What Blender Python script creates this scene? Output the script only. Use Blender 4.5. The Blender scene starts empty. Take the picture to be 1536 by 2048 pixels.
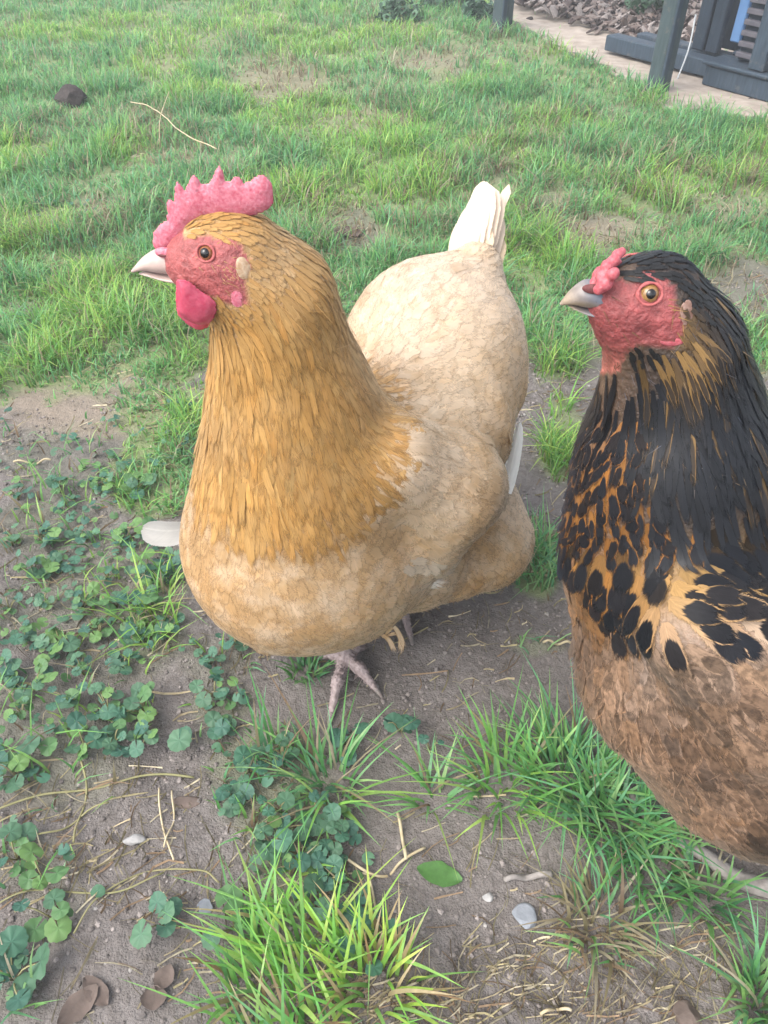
import bpy, math, random
import numpy as np
from mathutils import Vector
random.seed(7)
RNG = np.random.default_rng(11)
scene = bpy.context.scene
COL = scene.collection
R = math.radians

# ------------------------------------------------------------------ camera, sky, sun, exposure
CAMZ, PITCH, F = 0.58, R(43.0), 1547.0
cam = bpy.data.cameras.new("camera")
cam.sensor_fit = 'VERTICAL'; cam.sensor_height = 24.0; cam.lens = 24.0 * F / 2048.0
cam.clip_start = 0.02; cam.clip_end = 300.0
camera = bpy.data.objects.new("camera", cam); COL.objects.link(camera)
camera.location = (0, 0, CAMZ); camera.rotation_euler = (R(90) - PITCH, 0, 0)
scene.camera = camera

SUN_EL, SUN_AZ = R(52), R(-125)         # veiled by cloud, behind the photographer's left shoulder
world = bpy.data.worlds.new("World"); scene.world = world; world.use_nodes = True
wn = world.node_tree.nodes; wl = world.node_tree.links
bg = wn["Background"]; sky = wn.new("ShaderNodeTexSky"); sky.sky_type = 'NISHITA'
sky.sun_disc = False; sky.sun_elevation = SUN_EL; sky.sun_rotation = SUN_AZ
sky.air_density = 1.0; sky.dust_density = 3.0; sky.ozone_density = 0.6
hs = wn.new("ShaderNodeHueSaturation"); hs.inputs['Saturation'].default_value = .38      # thin even cloud: the blue is mostly veiled
wl.new(sky.outputs[0], hs.inputs['Color']); wl.new(hs.outputs[0], bg.inputs[0]); bg.inputs[1].default_value = 0.15
sun = bpy.data.lights.new("sun", 'SUN'); sun.energy = .85; sun.angle = R(50); sun.color = (1.0, 0.93, 0.84)
sun_o = bpy.data.objects.new("sun", sun); COL.objects.link(sun_o)
sd = Vector((math.sin(SUN_AZ) * math.cos(SUN_EL), math.cos(SUN_AZ) * math.cos(SUN_EL), math.sin(SUN_EL)))
sun_o.rotation_euler = sd.to_track_quat('Z', 'Y').to_euler(); sun_o.location = sd * 20
vs = scene.view_settings
vs.view_transform = 'Standard'; vs.look = 'None'; vs.gamma = 1.0; vs.use_curve_mapping = False
vs.exposure = 1.75
scene.cycles.transparent_max_bounces = 24

# ------------------------------------------------------------------ measuring: photo pixel <-> place
CP, SP = math.cos(PITCH), math.sin(PITCH)
def at(px, py, y=None, z=None):
    u = (px - 768) / F; v = (py - 1024) / F
    d = np.array([u, CP - v * SP, -SP - v * CP])
    t = y / d[1] if y is not None else (z - CAMZ) / d[2]
    return np.array([0, 0, CAMZ]) + d * t
def depth(p): return p[..., 1] * CP + (CAMZ - p[..., 2]) * SP
def pix(p):
    t = depth(p)
    return 768 + F * p[..., 0] / t, 1024 + F * (-p[..., 1] * SP + (CAMZ - p[..., 2]) * CP) / t
def PR(px, py, y, rpx):
    p = at(px, py, y); return p, rpx / F * depth(p)

# ------------------------------------------------------------------ noise
def _h(i, j, k, s):
    i = i.astype(np.int64); j = j.astype(np.int64); k = k.astype(np.int64)
    n = (i * 73856093) ^ (j * 19349663) ^ (k * 83492791) ^ (s * 2654435761)
    n = (n ^ (n >> 13)) * 1274126177 & 0x7fffffff
    return ((n ^ (n >> 16)) & 0xffff) / 65535.0
def noise(p, sc, seed=0):
    q = np.asarray(p, float) * sc
    if q.shape[-1] == 2: q = np.concatenate([q, np.zeros(q.shape[:-1] + (1,))], -1)
    f0 = np.floor(q); f = q - f0; f = f * f * (3 - 2 * f)
    i, j, k = f0[..., 0], f0[..., 1], f0[..., 2]
    r = 0
    for a in (0, 1):
        for b in (0, 1):
            for c in (0, 1):
                w = (f[..., 0] if a else 1 - f[..., 0]) * (f[..., 1] if b else 1 - f[..., 1]) * (f[..., 2] if c else 1 - f[..., 2])
                r = r + w * _h(i + a, j + b, k + c, seed)
    return r
def fbm(p, sc, seed=0, o=3):
    r = 0; a = 1; t = 0
    for k in range(o):
        r = r + a * noise(p, sc * 2 ** k, seed + k); t += a; a *= .5
    return r / t
def sm(a, b, x):
    t = np.clip((x - a) / (b - a), 0, 1); return t * t * (3 - 2 * t)

# ------------------------------------------------------------------ mesh helpers
def mesh(name, V, faces, mat=None, smooth=True, cols=None, uv=None, nrm=None):
    """V (n,3); faces: (m,k) array or list of such; cols: dict name -> (n,4); uv: (n,2) per vertex"""
    me = bpy.data.meshes.new(name)
    V = np.asarray(V, np.float32)
    fl = faces if isinstance(faces, list) else [faces]
    fl = [np.asarray(f, np.int32) for f in fl if len(f)]
    me.vertices.add(len(V)); me.vertices.foreach_set('co', V.ravel())
    loops = np.concatenate([f.ravel() for f in fl])
    tot = np.concatenate([np.full(len(f), f.shape[1], np.int32) for f in fl])
    st = np.concatenate([[0], np.cumsum(tot)[:-1]]).astype(np.int32)
    me.loops.add(len(loops)); me.loops.foreach_set('vertex_index', loops)
    me.polygons.add(len(tot)); me.polygons.foreach_set('loop_start', st)
    me.polygons.foreach_set('use_smooth', np.full(len(tot), smooth, bool))
    if cols:
        for k, c in cols.items():
            a = me.attributes.new(k, 'FLOAT_COLOR', 'POINT'); a.data.foreach_set('color', np.asarray(c, np.float32).ravel())
    if uv is not None:
        l = me.uv_layers.new(name='UVMap'); l.data.foreach_set('uv', np.asarray(uv, np.float32)[loops].ravel())
    me.update(calc_edges=True)
    if nrm is not None: me.normals_split_custom_set_from_vertices(np.asarray(nrm, np.float32))
    if mat: me.materials.append(mat)
    return me
def obj(name, me, parent=None, origin=None):
    o = bpy.data.objects.new(name, me); COL.objects.link(o)
    if parent is not None: o.parent = parent
    return o
def tag(o, label, cat, group=None):
    o['label'] = label; o['category'] = cat
    if group: o['group'] = group
    return o
def thing(name, loc, label, cat, group=None, rz=0):
    o = bpy.data.objects.new(name, None); COL.objects.link(o)
    o.location = tuple(loc); o.rotation_euler = (0, 0, rz); o.empty_display_size = .03
    return tag(o, label, cat, group)
def structure(o): o['kind'] = 'structure'; return o
def stuff(o): o['kind'] = 'stuff'; return o

def tube(pts, rad, n=7, jit=0):
    pts = np.asarray(pts, float); m = len(pts)
    rad = np.broadcast_to(np.asarray(rad, float), (m,))
    T = np.gradient(pts, axis=0); T /= np.linalg.norm(T, axis=1, keepdims=True) + 1e-9
    up = np.array([0, 0, 1.]) if abs(T[:, 2]).mean() < .8 else np.array([0, 1., 0])
    A = np.cross(T, up); A /= np.linalg.norm(A, axis=1, keepdims=True) + 1e-9
    B = np.cross(A, T)
    th = np.linspace(0, 2 * np.pi, n, endpoint=False)
    V = pts[:, None] + rad[:, None, None] * (np.cos(th)[None, :, None] * A[:, None] + np.sin(th)[None, :, None] * B[:, None])
    V = V.reshape(-1, 3)
    if jit: V = V + RNG.normal(0, jit, V.shape)
    q = []
    for i in range(m - 1):
        for j in range(n):
            q.append((i * n + j, i * n + (j + 1) % n, (i + 1) * n + (j + 1) % n, (i + 1) * n + j))
    V = np.concatenate([V, pts[:1], pts[-1:]]); t = []
    for j in range(n):
        t.append((m * n, (j + 1) % n, j)); t.append((m * n + 1, (m - 1) * n + j, (m - 1) * n + (j + 1) % n))
    return V, [np.array(q), np.array(t)]
def spline(pts, n=24):
    pts = np.asarray(pts, float); k = len(pts)
    if k < 3:
        t = np.linspace(0, 1, n)[:, None]; return pts[0] * (1 - t) + pts[-1] * t
    P = np.concatenate([[2 * pts[0] - pts[1]], pts, [2 * pts[-1] - pts[-2]]]); out = []
    for s in np.linspace(0, k - 1 - 1e-6, n):
        i = int(s); f = s - i; a, b, c, d = P[i:i + 4]
        out.append(.5 * (2 * b + (c - a) * f + (2 * a - 5 * b + 4 * c - d) * f * f + (3 * b - a - 3 * c + d) * f ** 3))
    return np.array(out)
def box(x0, x1, y0, y1, z0, z1, bev=.003):
    """box with chamfered edges"""
    import bmesh
    bm = bmesh.new()
    r = bmesh.ops.create_cube(bm, size=1)
    for v in bm.verts:
        v.co = Vector(((x0 + x1) / 2 + v.co.x * (x1 - x0), (y0 + y1) / 2 + v.co.y * (y1 - y0), (z0 + z1) / 2 + v.co.z * (z1 - z0)))
    if bev: bmesh.ops.bevel(bm, geom=bm.edges[:], offset=bev, segments=1, affect='EDGES')
    me = bpy.data.meshes.new('box'); bm.to_mesh(me); bm.free(); return me
def part(name, me, mat, parent, loc=None, rot=None):
    me.name = name
    me.materials.clear(); me.materials.append(mat)
    o = obj(name, me, parent)
    if loc is not None: o.location = tuple(loc)
    if rot is not None: o.rotation_euler = rot
    return o

# ------------------------------------------------------------------ materials
def mat_new(name):
    m = bpy.data.materials.new(name); m.use_nodes = True
    nt = m.node_tree; return m, nt.nodes, nt.links, nt.nodes['Principled BSDF']
def N(nodes, t, **kw):
    n = nodes.new(t)
    for k, v in kw.items(): setattr(n, k, v)
    return n
def M(nodes, links, op, a, b=None, c=None, clamp=False):
    n = nodes.new('ShaderNodeMath'); n.operation = op; n.use_clamp = clamp
    for i, x in enumerate((a, b, c)):
        if x is None: continue
        if isinstance(x, (int, float)): n.inputs[i].default_value = x
        else: links.new(x, n.inputs[i])
    return n.outputs[0]
def mix(nodes, links, fac, a, b, mode='MIX'):
    n = nodes.new('ShaderNodeMix'); n.data_type = 'RGBA'; n.blend_type = mode
    for i, x in ((0, fac), (6, a), (7, b)):
        if isinstance(x, (int, float)): n.inputs[i].default_value = x
        elif isinstance(x, tuple): n.inputs[i].default_value = x if len(x) == 4 else x + (1,)
        else: links.new(x, n.inputs[i])
    return n.outputs[2]
def noise_node(nodes, links, scale, detail=4, vec=None, rough=.55):
    n = nodes.new('ShaderNodeTexNoise'); n.inputs['Scale'].default_value = scale
    n.inputs['Detail'].default_value = detail; n.inputs['Roughness'].default_value = rough
    if vec is not None: links.new(vec, n.inputs['Vector'])
    return n.outputs[0]
def ramp(nodes, links, fac, lo, hi):
    n = nodes.new('ShaderNodeMapRange'); n.inputs[1].default_value = lo; n.inputs[2].default_value = hi
    links.new(fac, n.inputs[0]); return n.outputs[0]
def bump(nodes, links, h, strength, dist, bsdf):
    b = nodes.new('ShaderNodeBump'); b.inputs['Strength'].default_value = strength; b.inputs['Distance'].default_value = dist
    links.new(h, b.inputs['Height']); links.new(b.outputs[0], bsdf.inputs['Normal'])

def timber_material(name, c1, c2, wear):
    m, n, l, b = mat_new(name); tc = N(n, 'ShaderNodeTexCoord'); mp = N(n, 'ShaderNodeMapping'); mp.inputs['Scale'].default_value = (1, 1, .12)
    l.new(tc.outputs['Object'], mp.inputs[0]); g = noise_node(n, l, 160, 5, mp.outputs[0], .6); d = noise_node(n, l, 34, 6, tc.outputs['Object'], .65)
    col = mix(n, l, ramp(n, l, g, .3, .7), c1, c2); col = mix(n, l, M(n, l, 'MULTIPLY', ramp(n, l, d, .58, .66), .75), col, wear)
    l.new(col, b.inputs['Base Color']); b.inputs['Roughness'].default_value = .65; b.inputs['Specular IOR Level'].default_value = .3
    bump(n, l, g, .5, .002, b); return m
def feather_material(name, rough=.6, spec=.25, barbs=26, contrast=.5, sheen=None, thin=.18, fringe=.55, edge=.45, spot_s=(3.3, 2.1), verm=0, streak=7, patch=None):
    m, n, l, b = mat_new(name)
    ca = N(n, 'ShaderNodeAttribute', attribute_name='ca'); cb = N(n, 'ShaderNodeAttribute', attribute_name='cb')
    uv = N(n, 'ShaderNodeUVMap', uv_map='UVMap'); sp = N(n, 'ShaderNodeSeparateXYZ'); l.new(uv.outputs[0], sp.inputs[0])
    u = sp.outputs[0]; v = M(n, l, 'MULTIPLY_ADD', sp.outputs[1], 2, -1); av = M(n, l, 'ABSOLUTE', v)
    rnd = M(n, l, 'MULTIPLY', ca.outputs['Alpha'], 97.0)
    # barbs run outward and towards the tip
    c = N(n, 'ShaderNodeCombineXYZ')
    l.new(M(n, l, 'MULTIPLY_ADD', M(n, l, 'MULTIPLY_ADD', av, -.38, u), barbs, rnd), c.inputs[0])
    l.new(M(n, l, 'MULTIPLY', v, 2.2), c.inputs[1]); l.new(rnd, c.inputs[2])
    nb = noise_node(n, l, 1.0, 3, c.outputs[0])
    c2 = N(n, 'ShaderNodeCombineXYZ')
    l.new(M(n, l, 'MULTIPLY_ADD', u, 1.5, rnd), c2.inputs[0]); l.new(M(n, l, 'MULTIPLY', v, streak), c2.inputs[1]); l.new(rnd, c2.inputs[2])
    ns = noise_node(n, l, 1.0, 3, c2.outputs[0])
    # tip patch of the second colour
    q = M(n, l, 'MULTIPLY', M(n, l, 'SUBTRACT', u, .68), spot_s[0])
    e = M(n, l, 'ADD', M(n, l, 'MULTIPLY', q, q), M(n, l, 'MULTIPLY', M(n, l, 'MULTIPLY', v, v), spot_s[1]))
    e = M(n, l, 'ADD', e, M(n, l, 'MULTIPLY_ADD', ns, .9, -.45))
    spot = N(n, 'ShaderNodeMapRange'); spot.interpolation_type = 'SMOOTHSTEP'
    spot.inputs[1].default_value = 1.12; spot.inputs[2].default_value = .8; l.new(e, spot.inputs[0])
    col = mix(n, l, M(n, l, 'MULTIPLY', spot.outputs[0], cb.outputs['Alpha']), ca.outputs['Color'], cb.outputs['Color'])
    k = M(n, l, 'ADD', M(n, l, 'MULTIPLY_ADD', nb, contrast, 1 - contrast / 2), M(n, l, 'MULTIPLY_ADD', ns, contrast * .8, -contrast * .4))
    rach = M(n, l, 'LESS_THAN', av, .06)
    k = M(n, l, 'ADD', k, M(n, l, 'MULTIPLY', rach, .12))
    if patch:         # soft pale mottling, continuous over the plumage
        tp = N(n, 'ShaderNodeTexCoord'); npn = noise_node(n, l, patch[0], 3, tp.outputs['Object'], .6)
        col = mix(n, l, M(n, l, 'MULTIPLY', ramp(n, l, npn, .45, .68), patch[1]), col, patch[2]); col = mix(n, l, M(n, l, 'MULTIPLY', ramp(n, l, npn, .48, .30), patch[1] * .8), col, patch[3])
    if verm:          # fine wavy dark pencilling
        tc = N(n, 'ShaderNodeTexCoord'); nv = noise_node(n, l, 260, 3, tc.outputs['Object'], .6)
        k = M(n, l, 'MULTIPLY', k, M(n, l, 'MULTIPLY_ADD', ramp(n, l, nv, .38, .56), verm, 1 - verm * .75))
    cc = N(n, 'ShaderNodeCombineColor'); [l.new(k, cc.inputs[i]) for i in range(3)]
    col = mix(n, l, 1.0, col, cc.outputs[0], 'MULTIPLY')
    l.new(col, b.inputs['Base Color']); b.inputs['Roughness'].default_value = rough
    b.inputs['Specular IOR Level'].default_value = spec
    if sheen:
        b.inputs['Sheen Weight'].default_value = sheen[0]; b.inputs['Sheen Tint'].default_value = sheen[1] + (1,)
        b.inputs['Sheen Roughness'].default_value = .35
    bump(n, l, nb, .30, .0004, b)
    # barbs part towards edge and tip: the fringe is open there
    ed = M(n, l, 'MAXIMUM', M(n, l, 'MULTIPLY', M(n, l, 'SUBTRACT', av, edge), 1 / (1 - edge)), M(n, l, 'MULTIPLY', M(n, l, 'SUBTRACT', u, fringe), 1 / (1 - fringe)))
    al = N(n, 'ShaderNodeMapRange'); al.inputs[1].default_value = 0.22; al.inputs[2].default_value = -.05
    l.new(M(n, l, 'SUBTRACT', M(n, l, 'MULTIPLY', ed, 1.15), M(n, l, 'MULTIPLY_ADD', nb, .9, M(n, l, 'MULTIPLY', ns, .5))), al.inputs[0]); l.new(al.outputs[0], b.inputs['Alpha'])
    if thin:
        tr = N(n, 'ShaderNodeBsdfTranslucent'); l.new(col, tr.inputs[0]); ms = N(n, 'ShaderNodeMixShader')
        l.new(M(n, l, 'MULTIPLY', al.outputs[0], thin), ms.inputs[0]); l.new(b.outputs[0], ms.inputs[1]); l.new(tr.outputs[0], ms.inputs[2])
        l.new(ms.outputs[0], n['Material Output'].inputs[0])
    return m
def blade_material(name, rough=.5, spec=.3, thin=.3, veins=False):
    m, n, l, b = mat_new(name)
    ca = N(n, 'ShaderNodeAttribute', attribute_name='ca')
    tc = N(n, 'ShaderNodeTexCoord')
    nn = noise_node(n, l, 260, 3, tc.outputs['Object'])
    f = M(n, l, 'MULTIPLY_ADD', nn, .7, .65)
    cc = N(n, 'ShaderNodeCombineColor'); [l.new(f, cc.inputs[i]) for i in range(3)]
    col = mix(n, l, 1.0, ca.outputs['Color'], cc.outputs[0], 'MULTIPLY')
    l.new(col, b.inputs['Base Color']); b.inputs['Roughness'].default_value = rough; b.inputs['Specular IOR Level'].default_value = spec
    tr = N(n, 'ShaderNodeBsdfTranslucent'); l.new(col, tr.inputs[0]); ms = N(n, 'ShaderNodeMixShader')
    ms.inputs[0].default_value = thin; l.new(b.outputs[0], ms.inputs[1]); l.new(tr.outputs[0], ms.inputs[2])
    l.new(ms.outputs[0], n['Material Output'].inputs[0])
    return m
def plain_material(name, c1, c2, scale=60, rough=.7, spec=.3, bs=.3, bd=.002, detail=5, attr=None, sss=0):
    m, n, l, b = mat_new(name)
    tc = N(n, 'ShaderNodeTexCoord'); nn = noise_node(n, l, scale, detail, tc.outputs['Object'])
    f = ramp(n, l, nn, .3, .7)
    if attr:
        ca = N(n, 'ShaderNodeAttribute', attribute_name=attr)
        k = M(n, l, 'MULTIPLY_ADD', f, .5, .75); cc = N(n, 'ShaderNodeCombineColor'); [l.new(k, cc.inputs[i]) for i in range(3)]
        col = mix(n, l, 1.0, ca.outputs['Color'], cc.outputs[0], 'MULTIPLY')
    else: col = mix(n, l, f, tuple(.78 * q for q in c1), tuple(.78 * q for q in c2))
    l.new(col, b.inputs['Base Color']); b.inputs['Roughness'].default_value = rough; b.inputs['Specular IOR Level'].default_value = spec
    if sss:
        b.inputs['Subsurface Weight'].default_value = sss; b.inputs['Subsurface Radius'].default_value = (.004, .0012, .0008)
        b.inputs['Subsurface Scale'].default_value = .5
    if bs: bump(n, l, nn, bs, bd, b)
    return m

MAT = dict(
    gold=feather_material('golden_feather', .62, .2, 22, .5, (.25, (1, .85, .6)), .18, .45, .35, streak=11, patch=(40, .35, (.40, .255, .11), (.21, .105, .028))),
    buff=feather_material('buff_feather', .66, .2, 24, .36, (.2, (1, .9, .75)), .30, .40, .25, patch=(46, .50, (.66, .535, .40), (.36, .225, .105))),
    quill=feather_material('stiff_pale_feather', .6, .2, 40, .22, (.2, (1, .95, .85)), .2, .95, .85),
    black=feather_material('black_feather', .55, .15, 30, .7, (.04, (.5, .65, 1.0)), .05, spot_s=(2.5, 1.55)),
    hackle=feather_material('black_hackle_feather', .42, .28, 24, 1.0, (.02, (.45, .6, 1.0)), .05, streak=15),
    brown=feather_material('brown_feather', .6, .2, 60, .7, (.10, (1, .85, .7)), .08, verm=.5),
    blade=blade_material('grass_blade', .42, .5, .5),
    leaf=blade_material('weed_leaf', .55, .35, .2),
    skin=plain_material('hen_skin', None, None, 300, .5, .4, .9, .0022, 5, 'ca', .12),
    comb=plain_material('comb_flesh', (.50, .09, .14), (.66, .25, .31), 700, .45, .4, .3, .001, 3, None, .25),
    comb_b=plain_material('red_comb_flesh', (.40, .065, .085), (.54, .15, .17), 700, .45, .4, .3, .001, 3, None, .25),
    wattle=plain_material('wattle_flesh', (.48, .045, .10), (.60, .11, .17), 300, .45, .4, .4, .001, 3, None, .25),
    lobe=plain_material('ear_lobe_skin', (.36, .22, .12), (.52, .40, .28), 500, .6, .3, .4, .001, 3),
    lobe_b=plain_material('pale_lobe_skin', (.20, .10, .07), (.33, .22, .18), 500, .6, .3, .4, .001, 3),
    horn=plain_material('pale_beak_horn', (.44, .32, .29), (.54, .42, .37), 180, .4, .45, .15, .0005, 3),
    horn_b=plain_material('grey_beak_horn', None, None, 200, .4, .45, .15, .0005, 3, 'ca'),
    claw=plain_material('claw_horn', (.16, .13, .12), (.30, .26, .24), 300, .45, .4, .2, .0005, 3),
    shank=plain_material('pale_leg_scale', (.27, .21, .205), (.42, .34, .335), 260, .55, .35, .6, .001, 3),
    iris=plain_material('amber_iris', (.20, .07, .03), (.36, .14, .05), 900, .08, .6, 0),
    iris_b=plain_material('yellow_iris', (.20, .095, .03), (.36, .21, .075), 900, .08, .6, 0),
    pupil=plain_material('black_pupil', (.004, .004, .005), (.008, .007, .007), 50, .04, .6, 0),
    rim=plain_material('eyelid_skin', (.34, .075, .075), (.48, .13, .125), 900, .55, .35, .5, .0006, 3),
    nostril=plain_material('nostril_dark', (.10, .03, .03), (.2, .07, .07), 500, .6, .2, .2, .0005),
    timber=timber_material('slate_blue_paint', (.018, .030, .045), (.036, .055, .078), (.07, .075, .08)),
    timber_dark=timber_material('dark_blue_paint', (.009, .016, .027), (.018, .03, .048), (.05, .055, .06)),
    post=timber_material('grey_green_paint', (.026, .041, .046), (.048, .070, .076), (.09, .09, .085)),
    lightblue=plain_material('light_blue_paint', (.09, .20, .42), (.13, .26, .50), 18, .5, .35, .2, .002),
    slat=plain_material('weathered_slat', (.08, .08, .10), (.15, .14, .16), 40, .75, .2, .3, .002),
    wire=plain_material('galvanised_wire', (.35, .38, .40), (.5, .52, .54), 80, .4, .5, .1),
    stick=plain_material('grey_twig_bark', (.22, .20, .185), (.36, .33, .31), 130, .8, .2, .8, .002),
    straw=plain_material('dry_straw', (.42, .34, .20), (.58, .50, .34), 90, .7, .25, .3, .001),
    stem=plain_material('runner_stem', (.20, .20, .085), (.32, .29, .15), 70, .65, .3, .3, .001),
    slate=plain_material('blue_grey_stone', (.20, .22, .25), (.29, .31, .34), 90, .7, .3, .5, .002),
    chalk=plain_material('white_stone', (.26, .255, .25), (.42, .41, .40), 120, .75, .3, .6, .002),
    pebble=plain_material('brown_stone', None, None, 200, .85, .2, .6, .002, 4, 'ca'),
    clod=plain_material('dark_earth_clod', (.035, .029, .028), (.075, .062, .058), 90, .9, .15, .9, .006),
    dead=plain_material('dead_leaf', (.085, .065, .055), (.17, .13, .11), 80, .75, .2, .5, .002),
)

# ------------------------------------------------------------------ ground: heights and what grows where
def G(x, y):
    p = np.stack([np.asarray(x, float), np.asarray(y, float)], -1)
    near = 1 - sm(1.6, 2.4, p[..., 1]) * .7
    return near * (.016 * (fbm(p, 3.1, 3, 2) - .5) + .010 * (noise(p, 11, 5) - .5) + .0045 * (noise(p, 38, 6) - .5)) - .002
def ground_pt(px, py, dz=0.0):
    p = at(px, py, z=0.0)
    for _ in range(3): p = at(px, py, z=float(G(p[0], p[1])))
    p[2] += dz; return p
#            px    py   rx   ry   amount
BARE = [(560, 165, 95, 45, .75), (860, 125, 90, 28, .7), (1180, 475, 80, 45, 1), (1500, 590, 120, 75, 1), (700, 455, 60, 50, .8),
        (1240, 470, 120, 36, .5), (1110, 775, 70, 26, .9), (400, 760, 30, 30, .3), (320, 130, 60, 20, .2), (60, 620, 70, 22, .5), (220, 690, 55, 40, .8),
        (190, 805, 100, 34, .85), (75, 855, 80, 34, .8), (330, 580, 60, 22, .3), (720, 250, 120, 30, .25), (300, 240, 60, 25, .5),
        (340, 290, 80, 40, .35), (1100, 410, 40, 40, .6), (200, 420, 60, 40, .35), (1020, 340, 50, 26, .4), (1430, 430, 90, 30, .4)]
LUSH = [(80, 715, 190, 75, 1), (320, 690, 130, 70, 1), (330, 820, 110, 70, .8), (310, 930, 90, 80, 1), (330, 1000, 60, 40, .9),
        (1130, 660, 70, 90, 1), (1115, 880, 55, 80, .85), (1070, 1120, 50, 60, .9), (1530, 680, 60, 60, .8), (300, 1255, 80, 45, .45),
        (1530, 820, 40, 60, .5), (450, 1400, 60, 60, .25), (540, 1560, 130, 110, .32), (600, 1720, 90, 90, .3), (120, 1500, 160, 120, .16), (330, 1180, 60, 50, .3), (60, 1040, 70, 60, .15), (1085, 1290, 60, 20, .3)]
WEED = [(60, 900, 100, 50, .7), (200, 880, 120, 50, .5), (180, 960, 150, 60, .7), (120, 1060, 140, 60, .7), (200, 1120, 170, 70, .9), (120, 1230, 180, 80, 1), (220, 1310, 130, 60, .8), (60, 1390, 90, 60, .8),
        (200, 1440, 120, 60, .6), (60, 1540, 80, 70, .8), (430, 1320, 70, 50, .8), (440, 1440, 50, 80, .7), (520, 1540, 110, 60, .7), (600, 1640, 90, 80, .9),
        (640, 1740, 80, 70, .8), (480, 1600, 60, 60, .6), (720, 1860, 80, 50, .5), (60, 1720, 90, 60, .7), (110, 1800, 80, 50, .5), (30, 1960, 50, 80, .8),
        (560, 1720, 60, 60, .4), (330, 880, 70, 40, .6), (330, 790, 50, 30, .5), (170, 400, 200, 90, .35), (60, 300, 120, 60, .3)]
def blobs(L, px, py):
    r = np.zeros(np.shape(px))
    for (a, b, rx, ry, s) in L:
        d = ((px - a) / rx) ** 2 + ((py - b) / ry) ** 2
        r = np.maximum(r, s * (1 - sm(.45, 1.35, d)))
    return r
PATH0 = [(985, 12), (1030, 48), (1120, 98), (1200, 132), (1290, 178), (1360, 220), (1450, 234), (1560, 242), (1900, 280)]
P0 = np.array([ground_pt(a, b) for a, b in PATH0])
def path_mask(x, y):      # >0 beyond the lawn's edge (on the sandy strip)
    ye = np.interp(x, P0[::-1, 0][np.argsort(P0[::-1, 0])], P0[::-1, 1][np.argsort(P0[::-1, 0])], left=99, right=P0[-1, 1])
    return y - ye
def lawn(x, y):
    """0..1 how thickly grass grows at a place"""
    p = np.stack([x, y, np.zeros_like(x)], -1); px, py = pix(p)
    w = fbm(p[..., :2], 9, 21, 3)
    pyw = py + (w - .5) * 160
    base = 1 - sm(650, 770, pyw)
    base = np.where(y < .05, 0, base)
    base = base * (1 - .8 * blobs(BARE, px + (w - .5) * 60, py + (noise(p[..., :2], 23, 4) - .5) * 40))
    base = base * (.75 + .25 * sm(.3, .55, fbm(p[..., :2], 5, 33, 3)))
    g = np.maximum(base, blobs(LUSH, px + (w - .5) * 70, py + (noise(p[..., :2], 30, 8) - .5) * 60))
    g = np.maximum(g, .16 * blobs(WEED, px, py))
    return g * (1 - sm(-.03, .02, path_mask(x, y)))
def weedy(x, y):
    p = np.stack([x, y, np.zeros_like(x)], -1); px, py = pix(p)
    return blobs(WEED, px + (noise(p[..., :2], 19, 14) - .5) * 70, py + (noise(p[..., :2], 21, 15) - .5) * 70)

def axis(parts):
    return np.unique(np.concatenate([np.arange(a, b, s) for a, b, s in parts]).round(5))
gx = axis([(-60, -6, 6), (-6, -2.6, .4), (-2.6, -.7, .05), (-.7, .7, .006), (.7, 2.6, .05), (2.6, 6, .4), (6, 60.1, 6)])
gy = axis([(-60, -4, 6), (-4, -.4, .3), (-.4, .08, .03), (.08, 1.0, .006), (1.0, 2.2, .025), (2.2, 6, .08), (6, 60.1, 6)])
X, Y = np.meshgrid(gx, gy); V = np.stack([X, Y, G(X, Y)], -1)
fine = (np.abs(X) < .7) & (Y > .08) & (Y < 1.0)
V[..., 2] += np.where(fine, .0028 * (noise(V[..., :2], 110, 41) - .5) + .0022 * (noise(V[..., :2], 210, 42) - .5), 0)
nx, ny = len(gx), len(gy)
ii = np.arange(nx * ny).reshape(ny, nx)
quads = np.stack([ii[:-1, :-1], ii[:-1, 1:], ii[1:, 1:], ii[1:, :-1]], -1).reshape(-1, 4)
gd = lawn(X, Y); wd = weedy(X, Y)
dry = blobs([(a, b, c, d, 1) for a, b, c, d, e in BARE if b < 300 or (b in (470, 790, 860, 690))] + [(180, 800, 190, 80, 1)], *pix(V))
gcol = np.stack([gd, wd * .6, dry, np.ones_like(gd)], -1).reshape(-1, 4)
m, n, l, b = mat_new('soil')
tc = N(n, 'ShaderNodeTexCoord'); ga = N(n, 'ShaderNodeAttribute', attribute_name='ca'); sp = N(n, 'ShaderNodeSeparateColor'); l.new(ga.outputs[0], sp.inputs[0])
n1 = noise_node(n, l, 14, 6, tc.outputs['Object']); n2 = noise_node(n, l, 160, 5, tc.outputs['Object']); n3 = noise_node(n, l, 620, 3, tc.outputs['Object'])
c = mix(n, l, ramp(n, l, n1, .3, .7), (.130, .117, .110), (.182, .165, .157))
c = mix(n, l, ramp(n, l, n2, .35, .75), c, (.104, .092, .084))
c = mix(n, l, M(n, l, 'MULTIPLY', ramp(n, l, n3, .55, .75), .6), c, (.25, .23, .215))
c = mix(n, l, M(n, l, 'MULTIPLY', sp.outputs[2], .55), c, (.26, .21, .155))
c = mix(n, l, M(n, l, 'MULTIPLY', sp.outputs[0], .85), c, (.19, .235, .105))
l.new(c, b.inputs['Base Color']); b.inputs['Roughness'].default_value = .92; b.inputs['Specular IOR Level'].default_value = .15
bump(n, l, M(n, l, 'ADD', n2, M(n, l, 'MULTIPLY', n3, .5)), .9, .004, b)
MAT['soil'] = m
structure(obj('ground', mesh('ground', V.reshape(-1, 3), quads, m, True, {'ca': gcol})))

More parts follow.
